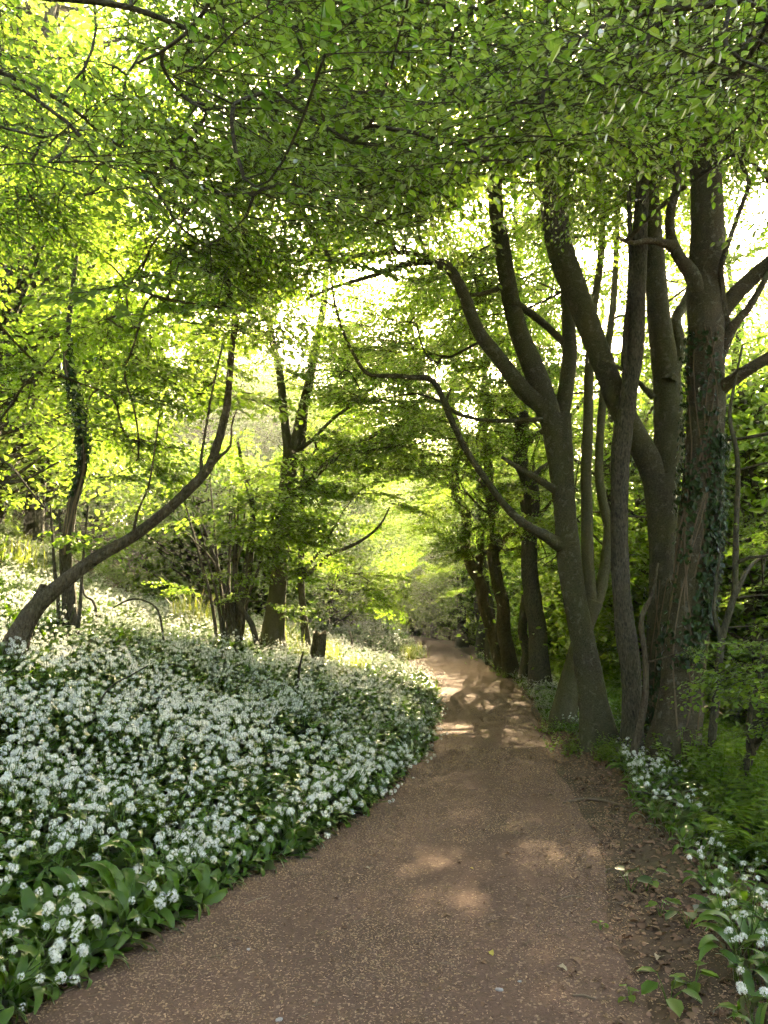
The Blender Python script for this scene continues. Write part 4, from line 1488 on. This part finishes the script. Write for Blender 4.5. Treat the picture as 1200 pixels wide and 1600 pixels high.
rots = np.zeros((n, 3))
for k in range(n):
    m = Matrix.Rotation(ty[k], 3, 'Y') @ Matrix.Rotation(tx[k], 3, 'X') @ Matrix.Rotation(yaw[k], 3, 'Z')
    e = m.to_euler()
    rots[k] = (e.x, e.y, e.z)
for k in solo:
    sp = SPECS[gi[k]]
    if gside[k] == 0:
        lab = 'white-flowered wild garlic plant at the near edge of the left flower bed' if sp[1] else 'flowerless leafy wild garlic plant at the near edge of the left flower bed'
        grp = 'near wild garlic left of the path'
    else:
        lab = 'white-flowered wild garlic plant on the leaf-strewn verge right of the path' if sp[1] else 'flowerless wild garlic plant on the leaf-strewn verge right of the path'
        grp = 'near wild garlic right of the path'
    root = obj('wild_garlic_plant', None, None, (gx[k], gy[k], gz[k]), label=lab, category='plant', group=grp)
    root.rotation_euler = rots[k]
    root.scale = (big[k],) * 3
    for li, yw, tl, sc, off in sp[0]:
        o = obj('leaf', LEAF_ME[li % len(LEAF_ME)], root, off)
        o.rotation_euler = (Matrix.Rotation(yw, 3, 'Z') @ Matrix.Rotation(tl, 3, 'Y')).to_euler()
        o.scale = (sc,) * 3
    for si, yw, sc, hi in sp[1]:
        o = obj('flower_stalk', STALK_ME[si], root)
        o.rotation_euler = (0, 0, yw)
        o.scale = (sc,) * 3
        h = obj('flower_head', HEAD_ME[hi % len(HEAD_ME)], o, STALKS[si][-1])
        h.scale = (1 / sc,) * 3
rest = np.array([k for k in range(n) if k not in solo])
P3 = np.column_stack([gx, gy, gz])
lod = gi + np.where(dist > 9.5, len(SPECS), 0)
for side, nm, lab in ((0, 'wild_garlic_carpet', 'dense carpet of white-flowered wild garlic over the left bank'), (1, 'wild_garlic_verge', 'strip of white-flowered wild garlic along the right verge')):
    kk = rest[gside[rest] == side]
    scatter(nm, P3[kk], rots[kk], big[kk], lod[kk], PLANTS + PLANTS_FAR, kind='stuff', label=lab, category='wild garlic')

# ------------------------------------------------------------------ litter on the path and verge
def chip_mesh(seed):
    r = np.random.default_rng(seed)
    l, w, h = r.uniform(.003, .010), r.uniform(.0012, .0042), r.uniform(.0006, .002)
    V = np.array([[-l, -w, 0], [l, -w * .6, 0], [l * 1.1, w * .7, h * .5], [-l * .9, w, h * .4], [-l * .8, -w * .7, h * 2], [l * .8, -w * .4, h * 2.6], [l * .9, w * .5, h * 2.2], [-l * .7, w * .8, h * 1.8]])
    V += r.normal(0, .0009, V.shape)
    F = np.array([[4, 5, 6, 7], [0, 1, 5, 4], [1, 2, 6, 5], [2, 3, 7, 6], [3, 0, 4, 7]])
    mb = MB()
    mb.add(V, F, 0, np.full(8, r.random()))
    return mb.mesh('chip', [M_CHIP], tint=True)


def dead_leaf_mesh(seed, mat, L=.055):
    r = np.random.default_rng(seed)
    ts = np.linspace(0, 1, 6)
    curl = r.normal(0, .5)
    V = []
    for t in ts:
        w = L * .30 * math.sin(math.pi * min(.98, t * .92 + .06)) ** .8
        x = (t - .5) * L
        zc = .010 * math.sin(math.pi * t) * r.uniform(.3, 1.2)
        V += [[x, w, zc + w * abs(curl) * r.uniform(.3, 1)], [x, r.normal(0, .001), zc], [x, -w, zc + w * abs(curl) * r.uniform(.1, .9)]]
    V = np.array(V)
    V[:, 2] -= V[:, 2].min()
    i = np.arange(5)[:, None] * 3
    F = np.concatenate([i + np.array([[0, 1, 4, 3]]), i + np.array([[1, 2, 5, 4]])])
    mb = MB()
    mb.add(V, F, 0, np.full(len(V), r.random()))
    return mb.mesh('dead_leaf', [mat], smooth=True, tint=True)


def twig_mesh(seed):
    r = np.random.default_rng(seed)
    mb = MB()
    l = r.uniform(.03, .07)
    P = np.array([[-l, 0, .003], [-l * .3, r.normal(0, .006), .004], [l * .4, r.normal(0, .008), .003], [l, r.normal(0, .01), .004]])
    tube(mb, P, [.0018, .0022, .002, .0012], 4, 0, tint=r.random() * .5)
    return mb.mesh('twig', [M_STICK], tint=True)


CHIPS = [chip_mesh(600 + k) for k in range(12)] + [twig_mesh(615 + k) for k in range(3)]
DLEAVES = [dead_leaf_mesh(620 + k, M_DEADLEAF) for k in range(6)]
pts = []
for y0, y1, dens in [(2.4, 4.5, 3600), (4.5, 7, 2200), (7, 11, 900), (11, 18, 300)]:
    p = jitter_grid(-2, 4.6, y0, y1, dens)
    u = (p[:, 0] - el(p[:, 1])) / (er(p[:, 1]) - el(p[:, 1]))
    c = vnoise(p[:, 0] * 2.1, p[:, 1] * .7, 51) * .75 + vnoise(p[:, 0] * 6, p[:, 1] * 5, 52) * .45 - .1
    keep = (u > -.02) & (u < 1.2) & (c + .25 * np.abs(u - .5) > rng.uniform(.3, .8, len(p)))
    pts.append(p[keep])
pts = np.concatenate(pts)
zz = path_z(pts[:, 0], pts[:, 1]) + .001
n = len(pts)
scatter('woodchip_litter', np.column_stack([pts, zz]), np.column_stack([rng.normal(0, .25, n), rng.normal(0, .25, n), rng.uniform(0, 6.28, n)]),
        rng.uniform(.45, 1.0, n) ** 1.3 * 1.15 * np.interp(pts[:, 1], [4, 10], [1, 1.5]), np.where(rng.random(n) < .012, rng.integers(12, 15, n), rng.integers(0, 12, n)), CHIPS, kind='stuff', label='brown woodchip flakes strewn over the path', category='woodchips')

pts = []
for y0, y1, dens in [(2.2, 6, 330), (6, 12, 260), (12, 22, 90)]:
    p = jitter_grid(-.5, 6.5, y0, y1, dens)
    s = p[:, 0] - er(p[:, 1])
    c = vnoise(p[:, 0] * 1.9, p[:, 1] * 1.9, 53)
    ch = np.interp(s, [-1.2, -.5, -.12, .1, .9, 1.6, 3], [.0, .02, .22, .85, 1, .7, .35]) * np.interp(c, [.25, .6], [.35, 1])
    ch *= np.interp(p[:, 1], [2, 11, 14, 22], [1, 1, .5, .3])
    pts.append(p[rng.random(len(p)) < ch])
p = jitter_grid(-1.8, 4, 2.4, 9, 22)
s = (p[:, 0] > el(p[:, 1]) - .05) & (p[:, 0] < er(p[:, 1]))
pts.append(p[s & (rng.random(len(p)) < .45)])
p = jitter_grid(-1.8, 4, 2.4, 12, 120)     # rim of leaves caught under the flowers
s = el(p[:, 1]) - p[:, 0]
pts.append(p[(s > -.12) & (s < .15)])
pts = np.concatenate(pts)
onp = (pts[:, 0] > el(pts[:, 1])) & (pts[:, 0] < er(pts[:, 1]))
zz = np.where(onp, path_z(pts[:, 0], pts[:, 1]), height(pts[:, 0], pts[:, 1])) + .003
n = len(pts)
scatter('leaf_litter', np.column_stack([pts, zz]), np.column_stack([rng.normal(0, .3, n), rng.normal(0, .3, n), rng.uniform(0, 6.28, n)]),
        rng.uniform(.55, 1.25, n) * np.where(onp, .7, 1), rng.integers(0, len(DLEAVES), n), DLEAVES, kind='stuff', label='brown fallen leaves littering the right verge', category='leaf litter')

# single leaves, stones and twigs that stand out on the path
def ground_at(px, py):
    D = 3.0
    for _ in range(40):
        p = unproj(px, py, D)
        g = float(path_z(p[0], p[1])) if el(p[1]) < p[0] < er(p[1]) else float(height(p[0], p[1]))
        e = p[2] - g
        if abs(e) < .002:
            break
        D += e * D / 1.6
    p[2] = g
    return p


ME_Y = dead_leaf_mesh(650, M_YELLOW, .05)
ME_P = dead_leaf_mesh(651, M_PALE, .05)
ME_B = dead_leaf_mesh(652, M_DEADLEAF, .085)
for px, py, me, sc, lab in [
        (768, 1491, ME_Y, .85, 'yellow fallen leaf on the path, low in the picture'),
        (878, 1515, ME_P, 1.1, 'curled tan leaf on the path near its right edge'),
        (574, 1358, ME_P, .8, 'small pale leaf lying in the middle of the path'),
        (737, 1358, ME_Y, .6, 'small greenish-yellow leaf on the path right of its middle'),
        (902, 1503, ME_B, .8, 'orange-brown leaf at the right rim of the path'),
        (1003, 1518, ME_B, 1.2, 'large reddish-brown leaf lying on the right verge'),
        (1030, 1500, ME_P, 1.5, 'large pale brown leaf propped on the right verge litter'),
        (1020, 1453, ME_B, 1.1, 'brown leaf on the verge below a green seedling'),
        (334, 1444, ME_Y, .5, 'tiny yellow leaf on the path beside the garlic bed')]:
    p = ground_at(px, py)
    o = obj('fallen_leaf', me, None, p + [0, 0, .004], label=lab, category='leaf')
    o.rotation_euler = (rng.normal(0, .15), rng.normal(0, .15), rng.uniform(0, 6.28))
    o.scale = (sc,) * 3


def stone(px, py, s, lab, k):
    r = np.random.default_rng(700 + k)
    import bmesh
    bm = bmesh.new()
    bmesh.ops.create_icosphere(bm, subdivisions=2, radius=1)
    for v in bm.verts:
        f = 1 + .5 * (vnoise(v.co.x * 1.3 + k, v.co.y * 1.3 + v.co.z, 70 + k) - .5)
        v.co = Vector((v.co.x * s * f, v.co.y * s * .75 * f, v.co.z * s * .4 * f))
    me = bpy.data.meshes.new('path_stone')
    bm.to_mesh(me)
    bm.free()
    me.materials.append(M_STONE)
    p = ground_at(px, py)
    o = obj('path_stone', me, None, p + [0, 0, s * .12], label=lab, category='stone')
    o.rotation_euler = (0, 0, r.uniform(0, 3))


stone(436, 1594, .017, 'pale stone on the path at the bottom of the picture', 0)
stone(780, 1547, .018, 'grey stone on the path near the bottom centre', 1)
stone(812, 1534, .010, 'small pale pebble beside a grey stone on the path', 2)
stone(388, 1484, .013, 'whitish pebble on the path beside the garlic bed', 3)


def stick(name, lab, pts, rad, wob=.0, seed=0, lift=.0, forks=(), mat=M_STICK):
    P = []
    for k, (x, y) in enumerate(pts):
        g = ground_at(x, y)
        P.append(g + [0, 0, rad[k] * .7 + lift * math.sin(math.pi * k / (len(pts) - 1))])
    P, R = catmull(np.array(P), rad, .04)
    mb = MB()
    b = P[0].copy()
    tube(mb, P - b, R, 8, 0, .18, seed)
    for (t, yaw, L) in forks:
        q = int(t * (len(P) - 1))
        e = P[q] + np.array([math.cos(yaw), math.sin(yaw), .15]) * L
        tube(mb, np.array([P[q], (P[q] + e) / 2 + [0, 0, .02], e]) - b, [R[q] * .6, R[q] * .4, .002], 5, 0, .1, seed)
    obj(name, mb.mesh(name, [mat], smooth=True), None, b, label=lab, category='branch')


stick('fallen_branch', 'long fallen branch lying along the verge below the beeches', [(1003, 1232), (1035, 1252), (1075, 1275), (1115, 1290), (1155, 1303)], [.012, .022, .03, .04, .034], seed=1, lift=.05, forks=[(.35, .8, .5), (.6, 2.6, .45)], mat=M_BARK_DARK)
stick('fallen_branch', 'curved fallen branch reaching the right frame edge below the long one', [(1112, 1310), (1150, 1312), (1180, 1322), (1225, 1340)], [.018, .022, .026, .03], seed=2, lift=.08, mat=M_BARK_DARK)
stick('fallen_branch', 'thin fallen branch on the leaf litter at the foot of the leaning beech', [(880, 1256), (910, 1250), (945, 1254), (975, 1262)], [.008, .014, .016, .012], seed=3, forks=[(.5, -1.0, .3)])
stick('fallen_branch', 'slender twig on the litter above the thin fallen branch', [(898, 1220), (918, 1228), (938, 1238)], [.004, .007, .005], seed=4)
stick('fallen_branch', 'short twig lying across the lower right path edge', [(895, 1556), (912, 1557), (930, 1562)], [.004, .006, .004], seed=5)
stick('fallen_branch', 'thin bowed twig on the path right of its middle', [(872, 1408), (890, 1401), (906, 1402), (920, 1411)], [.002, .004, .004, .002], seed=6)
stick('fallen_branch', 'pale straw-like twig on the path beside the garlic bed', [(382, 1413), (400, 1406), (420, 1400)], [.003, .003, .002], seed=7, mat=M_PALE)

# ------------------------------------------------------------------ stump
def stump():
    p = unproj(494, 1028, 16.6)
    z = float(height(p[0], p[1]))
    mb = MB()
    P = np.array([[0, 0, -.2], [0, 0, .2], [.04, 0, .5], [.08, 0, .86]])
    Pc, Rc = catmull(P, [.18, .15, .14, .135], .08)
    tube(mb, Pc, Rc, 14, 0, .22, 77, .5, cap=False)
    top = mb.v[-1][-14:]
    jag = rng.uniform(-.03, .09, 14)
    mb.v[-1][-14:, 2] += jag
    c = top.mean(0) + [0, 0, -.02]
    V = np.vstack([mb.v[-1][-14:], c])
    root = obj('tree_stump', None, None, (p[0], p[1], z), label='short jagged tree stump among the garlic flowers', category='stump')
    obj('stem', mb.mesh('stem', [M_BARK_HAZEL], smooth=False), root)
    m2 = MB()
    m2.add(V, [[q, (q + 1) % 14, 14] for q in range(14)])
    obj('cut_top', m2.mesh('cut_top', [M_STICK]), root)


stump()

# dead sticks standing up or arching out of the flowers
def dead_stem(lab, D, pts, k):
    P, R = pxline(D, pts)
    g = float(height(P[0][0], P[0][1]))
    P[0][2] = g - .05
    P, R = catmull(P, R, .06)
    mb = MB()
    tube(mb, P - P[0], R, 6, 0, .15, k)
    obj('dead_stem', mb.mesh('dead_stem', [M_BARK_DARK], smooth=True), None, P[0], label=lab, category='branch')


dead_stem('thin dark dead stick poking out of the flowers below the stump', 12.5, [(464, 1065, 4), (468, 1045, 4), (474, 1018, 3)], 1)
dead_stem('bowed dead branch arching over the flowers behind the leaning hazel', 12.5, [(260, 1005, 3.5), (251, 968, 3.5), (240, 946, 3), (212, 936, 3), (185, 945, 2.5), (150, 970, 1.5)], 2)
dead_stem('thin dead branch angled up from the flowers beside the ivy-clad stem', 11.5, [(155, 968, 4), (148, 945, 4), (132, 930, 3), (128, 905, 2)], 3)
dead_stem('long thin dead twig slanting across the sunlit flowers', 7.2, [(130, 1110, 3), (165, 1082, 3), (205, 1055, 2.5), (232, 1040, 2)], 4)
dead_stem('small broken stem standing by the second flowery mound', 26, [(548, 1022, 4), (550, 1000, 4), (545, 985, 3)], 5)

# ------------------------------------------------------------------ grass tufts and ferns
def grass_mesh(seed, n=70, h=.4):
    r = np.random.default_rng(seed)
    mb = MB()
    for k in range(n):
        a = r.uniform(0, 6.28)
        b = np.array([r.normal(0, .09), r.normal(0, .09), 0])
        H = h * r.uniform(.5, 1.1)
        out = np.array([math.cos(a), math.sin(a), 0]) * H * r.uniform(.1, .6)
        sd = np.array([-math.sin(a), math.cos(a), 0]) * .004
        m = b + out * .35 + [0, 0, H * .6]
        e = b + out + [0, 0, H * r.uniform(.7, 1)]
        mb.add([b - sd, b + sd, m + sd, m - sd], [[0, 1, 2, 3]], 0, np.full(4, r.random()))
        mb.add([m - sd, m + sd, e], [[0, 1, 2]], 0, np.full(3, r.random()))
    return mb.mesh('blades', [M_GRASS], tint=True)


GRASS = [grass_mesh(800 + k) for k in range(3)]
for k, (px, py, D, sc, lab) in enumerate([
        (448, 1000, 19, 1.6, 'tall pale grass tuft at the foot of the mossy-footed beech'),
        (515, 1012, 19, 1.3, 'sunlit grass tuft just right of the stump'),
        (470, 1014, 17.5, 1.2, 'bright grass tuft just left of the stump'),
        (535, 1040, 15.5, 1.0, 'low yellow-green grass tuft in the flowers below the stump'),
        (560, 1022, 18, 1.1, 'yellow-green grass tuft at the crest of the flower mound'),
        (300, 985, 19, 1.8, 'sunlit pale grass clump behind the flowers left of the hazel stool'),
        (285, 980, 20, 1.6, 'farther pale grass clump beside the bowed dead branch'),
        (30, 905, 17, 1.8, 'bright grass clump high on the bank at the left edge'),
        (638, 1030, 32, 1.4, 'bright grass fringe at the foot of the second flowery mound'),
        (655, 1026, 34, 1.4, 'grass fringe on the path side of the second mound')]):
    p = unproj(px, py, D)
    z = float(height(p[0], p[1]))
    root = obj('grass_tuft', None, None, (p[0], p[1], z), label=lab, category='grass', group='grass tufts in the flowers')
    root.scale = (sc * 1.25, sc * 1.25, sc * 1.5)
    root.rotation_euler = (0, 0, k)
    obj('blades', GRASS[k % 3], root)


def frond(seed, L=.55):
    r = np.random.default_rng(seed)
    mb = MB()
    n = 16
    ax = []
    p = np.zeros(3)
    for k in range(n + 1):
        ax.append(p.copy())
        a = 1.15 - 1.25 * (k / n) ** 1.3
        p = p + np.array([math.cos(a), 0, math.sin(a)]) * L / n
    ax = np.array(ax)
    tube(mb, ax, np.linspace(.004, .001, n + 1), 4, 0, cap=False)
    P, A, N, LL = [], [], [], []
    for k in range(3, n):
        for sgn in (-1, 1):
            P.append(ax[k])
            A.append([.35, sgn, -.15 + r.normal(0, .08)])
            N.append([r.normal(0, .15), 0, 1])
            LL.append(.15 * L / .55 * math.sin(math.pi * (.12 + .85 * (1 - (k - 3) / (n - 3)) * .6)))
    leaf_batch(mb, np.array(P), np.array(A, float), np.array(N, float), np.array(LL), np.array(LL) * .24, 0, tint=r.random(len(LL)))
    return mb.mesh('frond', [M_FERN], tint=True)


FRONDS = [frond(820 + k) for k in range(3)]
for k, (px, py, D, sc, lab) in enumerate([
        (1165, 1375, 5.6, .95, 'fern with arching fronds at the right frame edge below the fallen branches'),
        (1200, 1330, 6.3, 1.1, 'fern half out of the picture behind the curved fallen branch'),
        (1120, 1290, 7.0, .6, 'small upright fern beside the long fallen branch'),
        (242, 1262, 5.6, .55, 'little fern showing among the wild garlic left of the path')]):
    p = unproj(px, py, D)
    z = float(height(p[0], p[1]))
    root = obj('fern', None, None, (p[0], p[1], z + (.12 if px < 600 else 0)), label=lab, category='fern')
    for q in range(9):
        o = obj('frond', FRONDS[q % 3], root)
        o.rotation_euler = (rng.normal(0, .1), rng.normal(.0, .2), q * .7 + rng.normal(0, .15))
        f = sc * rng.uniform(.75, 1.1)
        o.scale = (f, f, f)

# broad-leaved seedlings on the right verge
def seedling(px, py, n, L, lab, k, mat):
    r = np.random.default_rng(900 + k)
    p = ground_at(px, py)
    root = obj('seedling', None, None, p, label=lab, category='plant', group='seedlings on the verge')
    sb = MB()
    for q in range(n):
        a = q * 2.4 + r.normal(0, .3)
        b = np.array([math.cos(a), math.sin(a), 0]) * L * r.uniform(.3, .7) + [0, 0, L * r.uniform(.5, 1.3)]
        tube(sb, np.array([[0, 0, -.01], b * .5 + [0, 0, .01], b]), [.003, .002, .0015], 4, 0, cap=False)
        lb = MB()
        leaf_batch(lb, b[None], np.array([[math.cos(a), math.sin(a), r.uniform(-.4, .1)]]), np.array([[r.normal(0, .2), r.normal(0, .2), 1.0]]), [L * r.uniform(.8, 1.2)], [L * .72], 0, tint=[r.random()])
        obj('leaf', lb.mesh('leaf', [mat], smooth=True, tint=True), root)
    obj('stem', sb.mesh('stem', [M_STALK], tint=True), root)


for k, (px, py, n_, L, lab, mat) in enumerate([
        (1032, 1432, 6, .075, 'bright green seedling with a pale young leaf on the verge', M_HAZEL),
        (985, 1395, 5, .11, 'dark broad-leaved plant lying low on the verge litter', M_IVY),
        (1010, 1392, 3, .10, 'broad leaf spreading right of the dark low plant', M_GARLIC),
        (1075, 1450, 5, .10, 'dark heart-leaved plant under the garlic on the verge', M_IVY),
        (938, 1452, 4, .035, 'tiny seedling at the right rim of the path', M_HAZEL),
        (1045, 1572, 6, .10, 'broad-leaved seedling at the bottom right of the verge', M_GARLIC),
        (985, 1565, 5, .045, 'small weed on the litter low on the verge', M_HAZEL),
        (1085, 1548, 6, .09, 'bright broad-leaved plant in front of the low garlic flowers', M_HAZEL)]):
    seedling(px, py, n_, L, lab, k, mat)

# low green undergrowth on the slope below the path
pts = []
for y0, y1, dens in [(3, 12, 85), (12, 30, 40)]:
    p = jitter_grid(2, 14, y0, y1, dens)
    s = p[:, 0] - er(p[:, 1])
    keep = (s > np.interp(y0, [3, 12], [1.15, .9])) & (s < 9) & (vnoise(p[:, 0] * .9, p[:, 1] * .9, 61) > .2)
    pts.append(p[keep])
for y0, y1, dens in [(14, 44, 9)]:
    p = jitter_grid(-16, 1.5, y0, y1, dens)
    s = el(p[:, 1]) - p[:, 0]
    keep = (s > 3.5) & (vnoise(p[:, 0] * .5, p[:, 1] * .5, 62) > .5) & ((p[:, 1] > 21) | (p[:, 0] < -8))
    pts.append(p[keep])
for bx, by, br in ((2.95, 10.35, .42), (3.42, 9.9, .4), (3.1, 9.6, .3), (3.45, 9.0, .48), (3.05, 12.5, .35), (4.4, 19, .5), (4.2, 23, .5), (4.3, 25, .5), (3.6, 8.7, .6)):
    a = rng.uniform(0, 6.283, 46)
    q = br * rng.uniform(.85, 1.9, 46)
    pts.append(np.column_stack([bx + np.cos(a) * q, by + np.sin(a) * q]))
small = sum(len(q) for q in pts[-9:])
pts = np.concatenate(pts)
n = len(pts)


def weed_mesh(seed):
    r = np.random.default_rng(seed)
    mb = MB()
    P, A, N, L = [], [], [], []
    for q in range(3):
        top = np.array([r.normal(0, .10), r.normal(0, .10), r.uniform(.22, .45)])
        tube(mb, np.array([[0, 0, -.05], top * .5, top]), [.003, .003, .002], 3, 0, cap=False)
        for k in range(9):
            t = (k + 2) / 10
            a = k * 1.6 + r.normal(0, .3)
            P.append(top * t)
            A.append([math.cos(a), math.sin(a), r.normal(-.1, .2)])
            N.append([r.normal(0, .3), r.normal(0, .3), 1])
            L.append(.085 * r.uniform(.7, 1.2) * (1.2 - .6 * t))
    leaf_batch(mb, np.array(P), np.array(A), np.array(N), np.array(L), np.array(L) * .6, 0, tint=r.random(len(L)))
    return mb.mesh('weed', [M_HAZEL], tint=True)


scatter('undergrowth', np.column_stack([pts, height(pts[:, 0], pts[:, 1])]), np.column_stack([np.zeros(n), np.zeros(n), rng.uniform(0, 6.28, n)]),
        np.concatenate([rng.uniform(.6, 1.4, n - small), rng.uniform(.25, .7, small)]), rng.integers(0, 3, n), [weed_mesh(850 + k) for k in range(3)], kind='stuff', label='low green undergrowth on the wooded slopes', category='undergrowth')
# ------------------------------------------------------------------ thin woodland haze
m, nt, out = newmat('woodland_air')
pv = nt.nodes.new('ShaderNodeVolumePrincipled')
pv.inputs['Color'].default_value = (.95, .97, .93, 1)
pv.inputs['Density'].default_value = .0011
pv.inputs['Anisotropy'].default_value = .75
nt.links.new(pv.outputs[0], out.inputs['Volume'])
mb = MB()
V = np.array([[x, y, z] for z in (-12, 34) for y in (-40, 116) for x in (-50, 50)], float)
mb.add(V, [[0, 2, 3, 1], [4, 5, 7, 6], [0, 1, 5, 4], [2, 6, 7, 3], [0, 4, 6, 2], [1, 3, 7, 5]])
obj('haze', mb.mesh('haze', [m]), kind='stuff')
